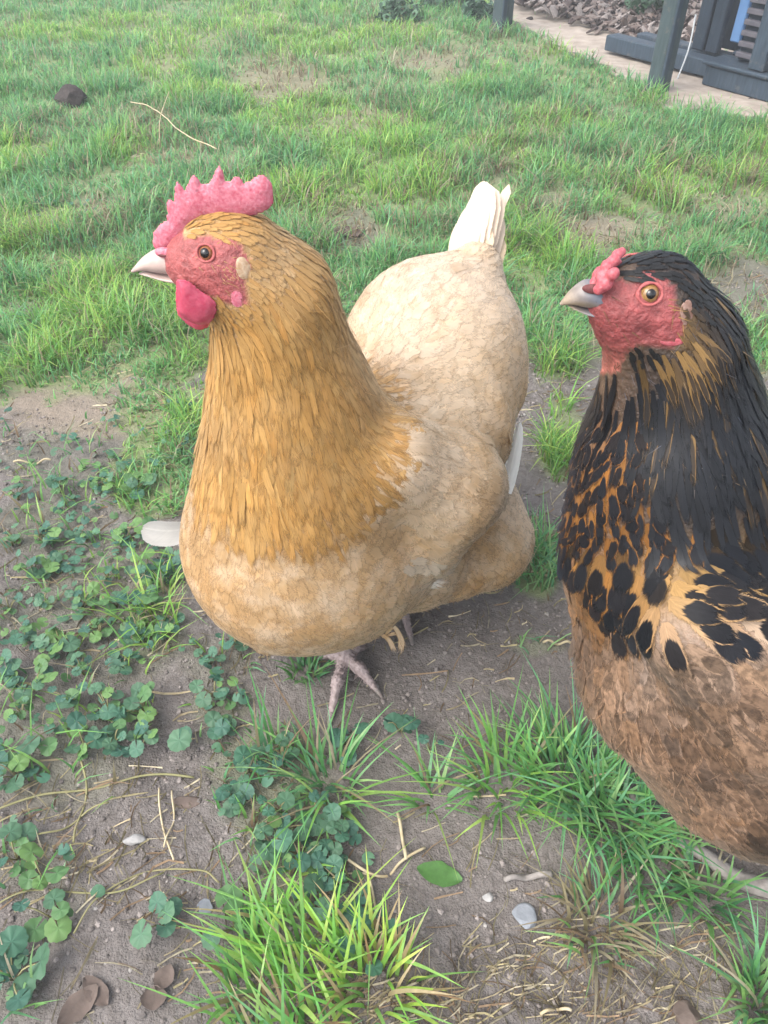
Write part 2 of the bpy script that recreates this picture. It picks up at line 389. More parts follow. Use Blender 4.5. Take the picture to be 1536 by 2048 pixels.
# sandy strip along the coop
E1 = np.array([[1.0 + .0, 3.6, 0], [1.05, 3.7, 0], [1.3, 3.75, 0], [1.5, 3.8, 0], [1.8, 3.8, 0], [2.2, 3.8, 0], [2.6, 3.8, 0], [3.0, 3.8, 0], [4.0, 3.8, 0]])
E1[0] = ground_pt(975, 0); E1[1] = ground_pt(1040, 0); E1[2] = [1.0, 4.3, 0]; E1[3] = [1.2, 4.3, 0]
a = spline(P0, 120); bb = spline(E1, 120); a[:, :2] += (noise(a[:, :2], 14, 77)[:, None] - .5) * .05
tt = np.linspace(0, 1, 60) ** 1.4
PV = a[:, None] * (1 - tt)[None, :, None] + bb[:, None] * tt[None, :, None]
PV[..., 2] = G(PV[..., 0], PV[..., 1]) + .005 + .004 * noise(PV[..., :2], 30, 5)
ii = np.arange(120 * 60).reshape(120, 60)
pq = np.stack([ii[:-1, :-1], ii[1:, :-1], ii[1:, 1:], ii[:-1, 1:]], -1).reshape(-1, 4)
MAT['sand'] = plain_material('pale_sand', (.30, .255, .215), (.46, .40, .345), 26, .9, .15, .6, .006, 8)
PV[0, :, 2] += 0
PV[:, 0, 2] -= .012
structure(obj('path', mesh('path', PV.reshape(-1, 3), pq, MAT['sand'], True)))

# ------------------------------------------------------------------ grass
def blades(x, y, h, w, lean, cols, segs=3, tipdark=1.0, root=None, az=None):
    """strips: returns V, faces, colours. lean: how far the tip bends over (fraction of h)"""
    k = len(x); az = RNG.uniform(0, 2 * np.pi, k) if az is None else az
    z = G(x, y) - .003
    fx = az + RNG.normal(0, .25, k) + np.pi / 2
    ts = np.linspace(0, 1, segs + 1)
    Vs = []; Cs = []
    for t in ts:
        r = lean * h * t ** 1.9; zz = z + h * (t - .35 * np.minimum(lean, 1.4) * t ** 2.4)
        cx = x + np.cos(az) * r; cy = y + np.sin(az) * r
        ww = w * .5 * (1 - t ** 1.8 * .96) * (.65 + .35 * min(1, t * 4))
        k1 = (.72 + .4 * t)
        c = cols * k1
        for s in ((-1, 1) if t < 1 else (0,)):
            Vs.append(np.stack([cx + np.cos(fx) * ww * s, cy + np.sin(fx) * ww * s, zz], -1)); Cs.append(c)
    V = np.stack(Vs, 1); Cc = np.stack(Cs, 1); per = V.shape[1]
    o = (np.arange(k) * per)[:, None]
    q = np.concatenate([o + np.array([2 * i, 2 * i + 1, 2 * i + 3, 2 * i + 2])[None] for i in range(segs - 1)])
    t3 = o + np.array([2 * segs - 2, 2 * segs - 1, 2 * segs])[None]
    C4 = np.concatenate([Cc, np.ones(Cc.shape[:2] + (1,))], -1)
    return V.reshape(-1, 3), [q, t3], C4.reshape(-1, 4)
GREENS = np.array([[.178, .395, .100], [.132, .345, .092], [.235, .43, .11], [.168, .38, .155], [.285, .445, .15], [.114, .295, .106]])
STRAW = np.array([[.36, .30, .19], [.29, .25, .14], [.42, .37, .26], [.23, .16, .10]])
def grass_cols(x, y, dryness):
    k = len(x); p = np.stack([x, y], -1)
    c = GREENS[RNG.integers(0, len(GREENS), k)] * RNG.uniform(.75, 1.25, (k, 1))
    f = fbm(p, 4.5, 55, 3)[:, None]; warm = sm(.42, .62, f)
    c = c * (np.array([[.85, .95, 1.15]]) * (1 - warm) + np.array([[1.25, 1.12, .8]]) * warm)
    s = RNG.uniform(0, 1, k) < dryness
    c[s] = STRAW[RNG.integers(0, len(STRAW), s.sum())] * RNG.uniform(.7, 1.1, (s.sum(), 1))
    return c
def sample_lawn(x0, x1, y0, y1, per_m2, hm, wm, segs, fan=True):
    n = int((x1 - x0) * (y1 - y0) * per_m2)
    x = RNG.uniform(x0, x1, n); y = RNG.uniform(y0, y1, n)
    px, py = pix(np.stack([x, y, np.zeros(n)], -1))
    k = (px > -500) & (px < 2040) & (py > -160)
    x, y, px, py = x[k], y[k], px[k], py[k]
    g = lawn(x, y); keep = RNG.uniform(0, 1, len(x)) < g * (.35 + .65 * sm(.25, .6, noise(np.stack([x, y], -1), 34, 9)))+.02*(py<640)
    x, y, px, py, g = x[keep], y[keep], px[keep], py[keep], g[keep]
    p2 = np.stack([x, y], -1)
    dr = .10 + .55 * blobs([q for q in BARE if q[1] < 600], px, py) + .20 * sm(.5, .75, fbm(p2, 3, 61, 2)) + .15 * (g < .4)
    h = hm * (.42 + .95 * sm(.25, .75, fbm(p2, 13, 70, 2))) * RNG.uniform(.55, 1.35, len(x)) * (.5 + .5 * g)
    return blades(x, y, h, wm * RNG.uniform(.7, 1.3, len(x)), RNG.uniform(.15, 1.25, len(x)), grass_cols(x, y, dr), segs)
def joined(chunks):
    off = 0; Vs, Q, T, C = [], [], [], []
    for V, (q, t), c in chunks:
        Vs.append(V); Q.append(q + off); T.append(t + off); C.append(c); off += len(V)
    return np.concatenate(Vs), [np.concatenate(Q), np.concatenate(T)], np.concatenate(C)
ch = [sample_lawn(-.8, .8, .12, .75, 60000, .048, .0024, 3), sample_lawn(-1.0, 1.0, .75, 1.35, 60000, .045, .0024, 3),
      sample_lawn(-1.6, 1.7, 1.35, 2.3, 36000, .042, .0030, 3), sample_lawn(-2.9, 2.6, 2.3, 4.6, 15000, .040, .0042, 2),
      sample_lawn(-4.5, 4, 4.6, 7.5, 3000, .045, .007, 2)]
V, fc, C = joined(ch)
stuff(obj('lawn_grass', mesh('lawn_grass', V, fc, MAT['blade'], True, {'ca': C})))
del ch, V, fc, C

# single standing tufts in the foreground
def tuft(px, py, rad_px, n, h, w, label, dryf=.08, lean=(.2, 1.3), name='grass_tuft', bias=None, tint=(1, 1, 1)):
    p = ground_pt(px, py); r = rad_px / F * depth(p)
    a = RNG.uniform(0, 2 * np.pi, n); q = r * np.sqrt(RNG.uniform(0, 1, n))
    x = p[0] + np.cos(a) * q; y = p[1] + np.sin(a) * q * 1.1
    az = np.arctan2(y - p[1], x - p[0]) + RNG.normal(0, .7, n)
    if bias is not None: az = np.where(RNG.uniform(0, 1, n) < .6, bias + RNG.normal(0, .5, n), az)
    c = grass_cols(x, y, np.full(n, dryf)) * np.array(tint)
    V, fc, C = blades(x, y, h * RNG.uniform(.45, 1.2, n), w * RNG.uniform(.7, 1.3, n), RNG.uniform(*lean, n), c, 6, az=az)
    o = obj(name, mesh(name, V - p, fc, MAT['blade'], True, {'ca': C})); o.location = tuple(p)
    return tag(o, label, 'grass tuft', 'grass tufts on the bare soil')
BR = (1.08, 1.08, .88)
tuft(580, 1970, 130, 190, .054, .0032, 'large bright green grass tuft at the bottom centre of the photo', .08, (.3, 1.4), bias=2.4, tint=BR)
tuft(750, 1970, 80, 90, .05, .003, 'yellowing grass tuft with straw beside the large bright bottom tuft', .35, tint=(1.2, 1.1, .9))
tuft(650, 1570, 60, 70, .060, .0026, 'thin spreading grass tuft below the golden hen foot', .1, (.3, 1.5))
tuft(540, 1520, 40, 26, .075, .0026, 'few tall grass blades among round leaves below the golden hen breast', .1, (.1, .7))
tuft(1000, 1570, 70, 80, .052, .003, 'pale spreading grass tuft at the left end of the green clump beside the brown hen', .12, (.3, 1.4), tint=BR)
tuft(1130, 1560, 85, 190, .058, .003, 'dense green grass tuft in front of the brown hen breast', .04)
tuft(1220, 1640, 80, 190, .058, .003, 'dark green grass tuft under the brown hen belly next to the grey stick', .03)
tuft(1300, 1740, 70, 110, .04, .003, 'low green grass tuft beneath the brown hen belly edge', .06, tint=(.8, .85, .8))
tuft(1190, 1850, 70, 100, .042, .0026, 'half dead straw coloured grass tuft on soil at lower right', .6)
tuft(1520, 2010, 55, 90, .06, .003, 'green grass tuft in the bottom right corner', .1)
tuft(1420, 1800, 50, 70, .035, .003, 'short grass tuft by the thick end of the grey stick', .15, tint=(.8, .85, .8))
tuft(610, 1345, 30, 50, .028, .003, 'small dark grass tuft beside the golden hen toes', .05, tint=(.7, .8, .7))
tuft(870, 1600, 40, 26, .04, .0026, 'sparse flat grass tuft on soil between the two clumps', .2, (.8, 1.8))

# ------------------------------------------------------------------ loose bits on the soil
def straws(n, seed, fx, wlo=.00022, whi=.0005):
    V, C = [], []
    p = fx(n); n = len(p); L = RNG.uniform(.008, .045, n) * RNG.uniform(.4, 1, n); a = RNG.uniform(0, np.pi, n); w = RNG.uniform(wlo, whi, n); bend = RNG.normal(0, .35, n)
    cs = STRAW[RNG.integers(0, 4, n)] * RNG.uniform(.55, 1.15, (n, 1))
    out = []
    for t in (-.5, -.17, .17, .5):
        ang = a + bend * t
        cx = p[:, 0] + np.cos(ang) * L * t; cy = p[:, 1] + np.sin(ang) * L * t
        for s in (-1, 1):
            xx = cx - np.sin(ang) * w * s; yy = cy + np.cos(ang) * w * s
            out.append(np.stack([xx, yy, G(xx, yy) + .0012 + .0022 * (RNG.uniform(0, 1, n)) * (s > 0) + .0006 * abs(t)], -1))
    V = np.stack(out, 1); o = (np.arange(n) * 8)[:, None]
    q = np.concatenate([o + np.array([2 * i, 2 * i + 1, 2 * i + 3, 2 * i + 2])[None] for i in range(3)])
    C = np.repeat(np.concatenate([cs, np.ones((n, 1))], 1)[:, None], 8, 1)
    return V.reshape(-1, 3), q, C.reshape(-1, 4)
def soil_spots(n):
    x = RNG.uniform(-.62, .75, n); y = RNG.uniform(.1, 1.25, n)
    k = RNG.uniform(0, 1, n) > lawn(x, y) * .8
    clump = noise(np.stack([x, y], -1), 13, 90)[k] > RNG.uniform(.15, .75, k.sum())
    x, y = x[k][clump], y[k][clump]
    return np.stack([x, y], -1)
def dry_spots(n):
    q = [(a, b, c, d, 1) for a, b, c, d, e in BARE if b in (165, 125, 470, 790, 860, 690, 240, 290)] + [(1190, 1900, 170, 110, .6), (900, 1990, 250, 60, .7), (640, 1980, 160, 70, .8), (300, 1700, 260, 120, .28), (1380, 1960, 160, 80, .7)]
    out = []
    for a, b, c, d, s in q:
        k = int(n * s * c * d / 9000)
        for px, py in zip(RNG.normal(a, c * .8, k), RNG.normal(b, d * .8, k)):
            if py > 1 and py < 2300:
                out.append(at(px, py, z=0)[:2])
    return np.array(out)
V, q, C = straws(9000, 1, soil_spots); stuff(obj('straw_litter', mesh('straw_litter', V, q, MAT['pebble'], True, {'ca': C})))
V, q, C = straws(190, 1, dry_spots, .0002, .0005); stuff(obj('dry_grass_litter', mesh('dry_grass_litter', V, q, MAT['pebble'], True, {'ca': C})))
# crumbs of earth
ico = np.array([(0, 0, 1), (.894, 0, .447), (.276, .851, .447), (-.724, .526, .447), (-.724, -.526, .447), (.276, -.851, .447), (.724, .526, -.447), (-.276, .851, -.447), (-.894, 0, -.447), (-.276, -.851, -.447), (.724, -.526, -.447), (0, 0, -1)])
icf = np.array([(0, 1, 2), (0, 2, 3), (0, 3, 4), (0, 4, 5), (0, 5, 1), (1, 6, 2), (2, 7, 3), (3, 8, 4), (4, 9, 5), (5, 10, 1), (2, 6, 7), (3, 7, 8), (4, 8, 9), (5, 9, 10), (1, 10, 6), (11, 7, 6), (11, 8, 7), (11, 9, 8), (11, 10, 9), (11, 6, 10)])
def crumbs(xy, r, cols):
    n = len(xy); z = G(xy[:, 0], xy[:, 1]) + r * .25
    V = ico[None] * r[:, None, None] * RNG.uniform(.6, 1.3, (n, 12, 3)) * np.array([1, 1, .7])
    V = V + np.concatenate([xy, z[:, None]], 1)[:, None]
    f = icf[None] + (np.arange(n) * 12)[:, None, None]
    C = np.repeat(np.concatenate([cols, np.ones((n, 1))], 1)[:, None], 12, 1)
    return V.reshape(-1, 3), f.reshape(-1, 3), C.reshape(-1, 4)
xy = soil_spots(80000); r = .0005 + .0021 * RNG.uniform(0, 1, len(xy)) ** 4
cc = np.array([.160, .142, .133]) * RNG.uniform(.6, 1.5, (len(xy), 1)); s = RNG.uniform(0, 1, len(xy)) < .025; cc[s] = np.array([.28, .265, .25])
V, f, C = crumbs(xy, r, cc); stuff(obj('soil_crumbs', mesh('soil_crumbs', V, f, MAT['pebble'], False, {'ca': C})))

# ------------------------------------------------------------------ round-leaved weeds
def leaf_mesh(nm, lobes, seed):
    rs = np.random.default_rng(seed); k = 26; th = np.linspace(R(8), R(352), k)
    rr = (1 - .10 * np.cos((th) * lobes) ** 2 + rs.normal(0, .02, k)) * (1 - .18 * np.exp(-((th - np.pi) / 3) ** 2 * 0)) 
    rings = []
    for q in (.0, .45, .8, 1.0):
        x = np.cos(th) * rr * q; y = np.sin(th) * rr * q
        z = .20 * q ** 2 * (.5 + .5 * np.cos(2 * th)) - .10 * q ** 3 + .05 * q * np.cos(th * lobes)
        rings.append(np.stack([x, y, z], -1))
    V = np.concatenate(rings); ii = np.arange(4 * k).reshape(4, k)
    q = np.stack([ii[:-1, :-1], ii[1:, :-1], ii[1:, 1:], ii[:-1, 1:]], -1).reshape(-1, 4)
    vein = .5 + .5 * np.cos(np.tile(th, 4) * lobes); edge = np.repeat([0, .45, .8, 1.0], k)
    base = np.array([[.045, .108, .063]]) * (1 + .35 * (vein * (1 - edge))[:, None]) + np.array([[.012, .02, .008]]) * edge[:, None]
    V[:, 0] -= .0
    return V, q, np.concatenate([base, np.ones((len(V), 1))], 1)
LEAVES = []
for i, (lb, tint) in enumerate([(5, (1, 1, 1)), (7, (.9, 1.05, 1.15)), (5, (1.3, 1.25, .8)), (6, (.75, .9, 1.1)), (7, (1.25, 1.2, 1.2)), (5, (1.9, 1.6, .85))]):
    V, q, C = leaf_mesh('leaf', lb, i); C[:, :3] *= np.array(tint)
    LEAVES.append((V, q, C, mesh('leaf', V, q, MAT['leaf'], True, {'ca': C})))
def weed(px, py, n, size, label, group, spread=1.0, kinds=None):
    p = ground_pt(px, py); root = thing('weed_plant', p, label, 'weed', group, RNG.uniform(0, 6))
    sv, sq, st, off = [], [], [], 0
    for i in range(n):
        a = 2 * np.pi * i / n + RNG.normal(0, .35); rad = size * RNG.uniform(.5, 1.9) * spread if n > 1 else 0
        s = size * RNG.uniform(.6, 1.25); hgt = .006 + RNG.uniform(0, .014) + s * .2
        o = bpy.data.objects.new('leaf', LEAVES[int(RNG.integers(0, len(LEAVES))) if kinds is None else kinds[i % len(kinds)]][3]); COL.objects.link(o); o.parent = root
        q = np.array([np.cos(a) * rad, np.sin(a) * rad, hgt]); o.location = tuple(q)
        o.scale = (s, s * RNG.uniform(.85, 1.1), s * RNG.uniform(.6, 1.3)); o.rotation_euler = (RNG.normal(0, .28), RNG.normal(0, .28), a + np.pi + RNG.normal(0, .5))
        V, (qq, t) = tube(spline([(0, 0, 0), q * [.5, .5, .75], q * [1, 1, .82]], 6), .0006, 5)
        sv.append(V); sq.append(qq + off); st.append(t + off); off += len(V)
    obj('stem', mesh('stem', np.concatenate(sv), [np.concatenate(sq), np.concatenate(st)], MAT['stem']), root)
    return root
GL = 'round-leaved weeds in the patch left of the golden hen'
NTH = ['leftmost', 'second from left', 'third from left', 'fourth from left', 'fifth from left', 'sixth from left', 'seventh from left']
ROWS = [('top', 985, (40, 120, 205, 275)), ('second', 1085, (30, 100, 165, 240, 310)), ('third', 1150, (70, 140, 215, 285, 345)), ('fourth', 1215, (25, 95, 160, 235, 300)),
        ('fifth', 1285, (60, 130, 200, 270, 340)), ('sixth', 1355, (20, 90, 165, 240)), ('seventh', 1425, (55, 135, 210, 280)), ('bottom', 1490, (165, 240, 300))]
for name, ry, xs in ROWS:
    for j, rx in enumerate(xs):
        big = RNG.uniform(.0058, .0098); n_ = int(RNG.integers(7, 11))
        weed(rx + RNG.normal(0, 7), ry + RNG.normal(0, 10), n_, big, 'round-leaved weed %s in the %s row of the patch beside the golden hen' % (NTH[j], name), GL)
GB = 'round-leaved weeds between the golden hen and the bottom grass tuft'
ORD = ['topmost', 'second', 'third', 'fourth', 'fifth', 'sixth', 'seventh', 'eighth', 'ninth', 'tenth', 'eleventh', 'twelfth', 'thirteenth', 'lowest', 'fifteenth']
for j, (px, py) in enumerate([(475, 1295), (420, 1330), (430, 1395), (450, 1465), (570, 1515), (500, 1545), (470, 1605), (560, 1625), (635, 1650), (680, 1685), (545, 1700), (600, 1715), (655, 1765), (620, 1810)]):
    weed(px, py, int(RNG.integers(5, 8)), RNG.uniform(.0068, .0096), 'dark round-leaved weed, %s down the strip between golden hen and bottom grass tuft' % ORD[j], GB, kinds=(0, 1, 3, 4))
weed(800, 1465, 5, .0088, 'small weed with round dark leaves on bare soil right of the golden hen foot', None, kinds=(1, 3))
weed(690, 1490, 3, .011, 'weed with three large dark leaves directly below the golden hen toe', None, kinds=(3, 1))
weed(365, 1490, 2, .0105, 'single big bluish round leaf weed left of the strip of weeds', None, kinds=(4, 1), spread=.5)
weed(95, 1500, 2, .011, 'weed with one large bright green leaf at the left above the runner stems', None, kinds=(2, 0), spread=.5)
weed(40, 1560, 6, .010, 'leafy weed at the left edge above the long runner stem', None)
weed(35, 1720, 6, .010, 'leafy weed at the left edge below the long runner stem', None)
weed(90, 1765, 4, .009, 'small yellow green weed on soil by the lower runner stem', None, kinds=(2, 5))
weed(110, 1840, 5, .010, 'dark leafy weed on bare soil near the lower left corner', None)
weed(30, 1960, 7, .012, 'broad-leaved weed in the bottom left corner of the photo', None, kinds=(0, 1, 3))
weed(330, 1850, 5, .0095, 'bluish weed left of the large bright grass tuft', None, kinds=(1, 4))
weed(470, 1860, 4, .010, 'weed with upright green leaves touching the left side of the large grass tuft', None, kinds=(0, 2))
weed(735, 1885, 5, .011, 'weed with dark round leaves right above the yellowing bottom tuft', None, kinds=(1, 3))
weed(860, 1500, 2, .006, 'tiny dark weed on soil right of the small round-leaved weed', None, kinds=(3,))
weed(700, 1760, 3, .008, 'small weed on soil just left of the fallen green leaf', None, kinds=(1, 0))
# smaller leaves of the same weeds, too many to count
n = 22000; x = RNG.uniform(-.75, .3, n); y = RNG.uniform(.1, 1.5, n)
k = RNG.uniform(0, 1, n) < weedy(x, y) * .8 * (.25 + .75 * (noise(np.stack([x, y], -1), 26, 12) > .5)); x, y = x[k], y[k]; n = len(x)
Vs, Q, C = [], [], []; off = 0
for i in range(n):
    LV, lq, lc, _ = LEAVES[i % len(LEAVES)]; sub = np.arange(0, 104).reshape(4, 26)[:, ::3].ravel()
    s = RNG.uniform(.0034, .0072); a = RNG.uniform(0, 6.28); ca, sa = np.cos(a), np.sin(a)
    P = LV[sub] * s; tx, ty = RNG.normal(0, .3, 2); P[:, 2] += P[:, 0] * tx + P[:, 1] * ty
    P = np.stack([P[:, 0] * ca - P[:, 1] * sa + x[i], P[:, 0] * sa + P[:, 1] * ca + y[i], P[:, 2] + RNG.uniform(.004, .014)], -1); P[:, 2] += G(x[i], y[i])
    ii = np.arange(36).reshape(4, 9); q = np.stack([ii[:-1, :-1], ii[1:, :-1], ii[1:, 1:], ii[:-1, 1:]], -1).reshape(-1, 4)
    Vs.append(P); Q.append(q + off); C.append(lc[sub] * np.array([1, 1, 1, 1]) * RNG.uniform(.8, 1.25)); off += 36
stuff(obj('small_weed_leaves', mesh('small_weed_leaves', np.concatenate(Vs), np.concatenate(Q), MAT['leaf'], True, {'ca': np.concatenate(C)})))

# runner stems, twigs, stalks, stones
def ground_line(pts, lift=.003, n=28):
    P = spline([ground_pt(a, b) for a, b in pts], n); P[:, 2] = G(P[:, 0], P[:, 1]) + lift + .003 * np.sin(np.linspace(0, 9, n)); return P
def strand(name, P, r, mat, label, cat, group=None, n=6):
    V, f = tube(P, r, n); o = obj(name, mesh(name, V - P[0], f, mat)); o.location = tuple(P[0]); return tag(o, label, cat, group)
strand('runner_stem', ground_line([(-40, 1640), (70, 1600), (200, 1575), (300, 1555), (390, 1560)]), .0010, MAT['stem'], 'longest thick pale runner stem across the soil at the left, the upper one', 'plant stem', 'runner stems on soil')
strand('runner_stem', ground_line([(60, 1680), (120, 1665), (170, 1630), (220, 1610)]), .0008, MAT['stem'], 'short curved pale runner stem just under the long upper one', 'plant stem', 'runner stems on soil')
strand('runner_stem', ground_line([(0, 1810), (50, 1790), (90, 1780), (230, 1790), (330, 1750)]), .0007, MAT['stem'], 'lower runner stem crossing the left edge beside the yellow green weed', 'plant stem', 'runner stems on soil')
strand('runner_stem', ground_line([(150, 1870), (200, 1800), (290, 1745), (400, 1745), (440, 1770)]), .0007, MAT['stem'], 'thin runner stem curving towards the large bright grass tuft', 'plant stem', 'runner stems on soil')
strand('runner_stem', ground_line([(320, 1580), (325, 1650), (350, 1725)]), .0008, MAT['straw'], 'straight straw coloured stem lying downwards from the long runner stem', 'plant stem', 'runner stems on soil')
strand('runner_stem', ground_line([(345, 1585), (348, 1640), (330, 1700)]), .0007, MAT['straw'], 'bent straw coloured stem beside the straight downward one', 'plant stem', 'runner stems on soil')
strand('runner_stem', ground_line([(160, 1510), (175, 1570), (160, 1640), (150, 1690)]), .0009, MAT['stem'], 'thin upright-lying stem crossing the long runner stem', 'plant stem', 'runner stems on soil')
strand('straw_stalk', ground_line([(795, 1630), (805, 1680), (812, 1725)], .004), .0013, MAT['straw'], 'pale straight straw piece standing out above the fallen green leaf', 'straw')
strand('straw_stalk', ground_line([(680, 1712), (735, 1750), (775, 1752), (800, 1730), (850, 1700)], .003), .0011, MAT['straw'], 'bent pale straw lying left of the fallen green leaf', 'straw')
strand('straw_stalk', ground_line([(735, 1750), (748, 1800), (755, 1850)], .003), .0010, MAT['straw'], 'thin straw running down from the bent pale straw', 'straw')
strand('straw_stalk', ground_line([(1000, 1140), (1110, 1155), (1150, 1160)], .004), .0012, MAT['straw'], 'pale straw on soil between the two hens', 'straw')
strand('straw_stalk', ground_line([(1085, 1290), (1140, 1293)], .004), .0012, MAT['straw'], 'pale green straw touching the brown hen breast edge', 'straw')
strand('straw_stalk', ground_line([(30, 930), (70, 931), (105, 928)], .005), .0012, MAT['straw'], 'white straw at the left edge above the weed patch', 'straw')
strand('straw_stalk', ground_line([(1080, 2030), (1110, 2020), (1140, 2024)], .003), .0011, MAT['straw'], 'curved pale straw at the bottom right of the soil', 'straw')
p = ground_pt(320, 300); tip = p + np.array([.035, .03, .11])
strand('dry_stalk', spline([p, p + [.01, .01, .06], tip], 10), np.linspace(.0016, .0007, 10), MAT['straw'], 'upright pale dry grass stalk behind the golden hen comb', 'dry stalk')
P = ground_line([(270, 245), (330, 270), (390, 320), (440, 345)], .03); P[:, 2] += .015
strand('dry_stalk', P, .0013, MAT['straw'], 'long pale dry stalk leaning towards the golden hen comb', 'dry stalk')
P = ground_line([(1230, 1555), (1262, 1605), (1300, 1650), (1330, 1668)], .007)
strand('fallen_stick', P, np.linspace(.0022, .0036, len(P)), MAT['stick'], 'grey dry stick lying in grass below the brown hen', 'stick', None, 8)
P = ground_line([(1330, 1680), (1400, 1720), (1460, 1755), (1530, 1785), (1620, 1800)], .007)
strand('fallen_root', P, np.linspace(.004, .0085, len(P)), MAT['stick'], 'thick pinkish grey root at the right edge under the brown hen', 'root', None, 8)
P = ground_line([(1008, 1764), (1050, 1757), (1100, 1755)], .004)
strand('twig', P, np.linspace(.0020, .0026, len(P)), MAT['stick'], 'short grey twig on soil above the blue grey stone', 'twig')
def rock(name, px, py, rx, ry, rz, mat, label, cat, seed, pts=None, rot=0):
    import bmesh
    bm = bmesh.new(); bmesh.ops.create_icosphere(bm, subdivisions=3, radius=1)
    rs = np.random.default_rng(seed); pl = rs.normal(0, 1, (9, 3)); pl /= np.linalg.norm(pl, axis=1, keepdims=True); dd = rs.uniform(.55, .9, 9)
    p = ground_pt(px, py); sc = depth(p) / F
    for v in bm.verts:
        c = np.array(v.co)
        for q, d in zip(pl, dd):
            e = c @ q
            if e > d: c = c - q * (e - d)
        c = c * (1 + .08 * (noise(c[None], 3, seed)[0] - .5)); v.co = Vector((c[0] * rx * sc, c[1] * ry * sc, c[2] * rz * sc))
    me = bpy.data.meshes.new(name); bm.to_mesh(me); bm.free(); me.materials.append(mat)
    o = obj(name, me); o.location = (p[0], p[1], p[2] + rz * sc * .35); o.rotation_euler = (0, 0, rot); return tag(o, label, cat)
rock('pebble', 1050, 1835, 28, 27, 12, MAT['slate'], 'flat blue grey stone on the bare soil at lower right', 'stone', 3)
rock('pebble', 975, 1795, 12, 10, 8, MAT['chalk'], 'small pale pebble left above the blue grey stone', 'stone', 5)
rock('pebble', 270, 1683, 24, 13, 12, MAT['chalk'], 'whitish stone on soil between the runner stems', 'stone', 7)
rock('pebble', 410, 1815, 18, 16, 12, MAT['slate'], 'small grey stone beside the bluish weed left of the large tuft', 'stone', 8)
rock('pebble', 375, 1605, 30, 14, 9, MAT['dead'], 'flat brown stone at the right end of the long runner stem', 'stone', 9)
rock('pebble', 1260, 1500, 18, 18, 12, MAT['slate'], 'grey stone between the green tuft and the brown hen', 'stone', 12)
rock('earth_clod', 145, 208, 34, 34, 26, MAT['clod'], 'dark brown lump of earth on the lawn at upper left', 'earth clod', 21)
rock('earth_clod', 1370, 2030, 30, 26, 16, MAT['dead'], 'earth lump at the bottom edge on the right', 'earth clod', 22)
# dead leaves, a fallen green leaf
def flat_leaf(name, px, py, L, W, rot, mat, label, col=None, curl=.3, seed=0):
    p = ground_pt(px, py); sc = depth(p) / F; rs = np.random.default_rng(seed); V = []
    for t in np.linspace(0, 1, 9):
        w = W * sc * np.sin(np.pi * min(1, t * .96 + .02)) ** .75
        for s in (-1, -.5, 0, .5, 1):
            V.append(((t - .5) * L * sc, s * w * (1 + rs.normal(0, .05)), .003 + curl * sc * W * (abs(s) * .6 + .5 * (2 * t - 1) ** 2) + rs.normal(0, .0003)))
    ii = np.arange(45).reshape(9, 5); q = np.stack([ii[:-1, :-1], ii[1:, :-1], ii[1:, 1:], ii[:-1, 1:]], -1).reshape(-1, 4)
    me = mesh(name, np.array(V), q, mat, True, {'ca': np.tile(np.array((col or (.2, .15, .1)) + (1,)), (45, 1))})
    o = obj(name, me); o.location = (p[0], p[1], p[2]); o.rotation_euler = (0, .05, rot); return tag(o, label, 'leaf')
flat_leaf('fallen_leaf', 878, 1752, 92, 24, R(-14), MAT['leaf'], 'single fallen green leaf flat on the bare soil', (.06, .15, .035), .15)
flat_leaf('dead_leaf', 160, 2015, 90, 26, R(50), MAT['dead'], 'curled brown dead leaf at the bottom left', None, .35, 1)
flat_leaf('dead_leaf', 195, 1985, 75, 20, R(-40), MAT['dead'], 'brown dead leaf lying over another at the bottom left', None, .35, 2)
flat_leaf('dead_leaf', 310, 2000, 52, 22, R(10), MAT['dead'], 'reddish dead leaf left of the large bright grass tuft', None, .35, 3)
flat_leaf('dead_leaf', 330, 1960, 50, 20, R(70), MAT['dead'], 'small dead leaf just above the reddish one', None, .35, 4)
flat_leaf('dead_leaf', 700, 470, 60, 26, R(20), MAT['dead'], 'pale dead leaf on the lawn right of the golden hen neck', None, .3, 5)

# ------------------------------------------------------------------ coop, posts, mulch
A = ground_pt(1205, 112); B = ground_pt(1540, 205); ang = math.atan2(B[1] - A[1], B[0] - A[0])
cr = thing('chicken_coop', (A[0], A[1], 0), 'dark slate blue wooden chicken coop on pale sand at the upper right', 'chicken coop', None, ang)
LEN = 1.5; D = 0.9
def lx(px):                                    # distance along the coop's front line at a photo column
    t = np.linspace(0, 1.6, 400); q = A[None] + (B - A)[None] * t[:, None]; q[:, 2] = .03; return float(np.interp(px, pix(q)[0], t) * np.linalg.norm(B - A))
part('base_rail', box(0, lx(1432), 0, .05, .012, .052), MAT['timber'], cr)
part('rear_rail', box(.03, lx(1440), .10, .14, .008, .05), MAT['timber'], cr)
part('skirt_board', box(lx(1424), LEN, -.035, .012, .004, .050), MAT['timber'], cr)
part('sill', box(lx(1418), LEN, -.045, .045, .0525, .062), MAT['timber'], cr)
for x in (lx(1502), 1.40): part('corner_post', box(x, x + .045, -.036, .012, .064, .86), MAT['timber'], cr)
part('floor', box(lx(1432), LEN - .02, .05, D, .064, .075), MAT['timber_dark'], cr)
part('back_panel', box(lx(1350), LEN - .02, D - .03, D, .077, .85), MAT['timber_dark'], cr)
for i in range(2): part('wall_board', box(lx(1348 + 27 * i), lx(1348 + 27 * i) + .038, .06, .082, .054, .85), MAT['timber_dark'], cr)
part('inner_wall', box(lx(1346), LEN - .03, .135, .15, .054, .85), MAT['timber_dark'], cr)
part('blue_board', box(lx(1406), lx(1406) + .030, .085, .10, .085, .85), MAT['lightblue'], cr)
part('blue_board', box(lx(1442), lx(1442) + .022, .085, .10, .085, .85), MAT['lightblue'], cr)
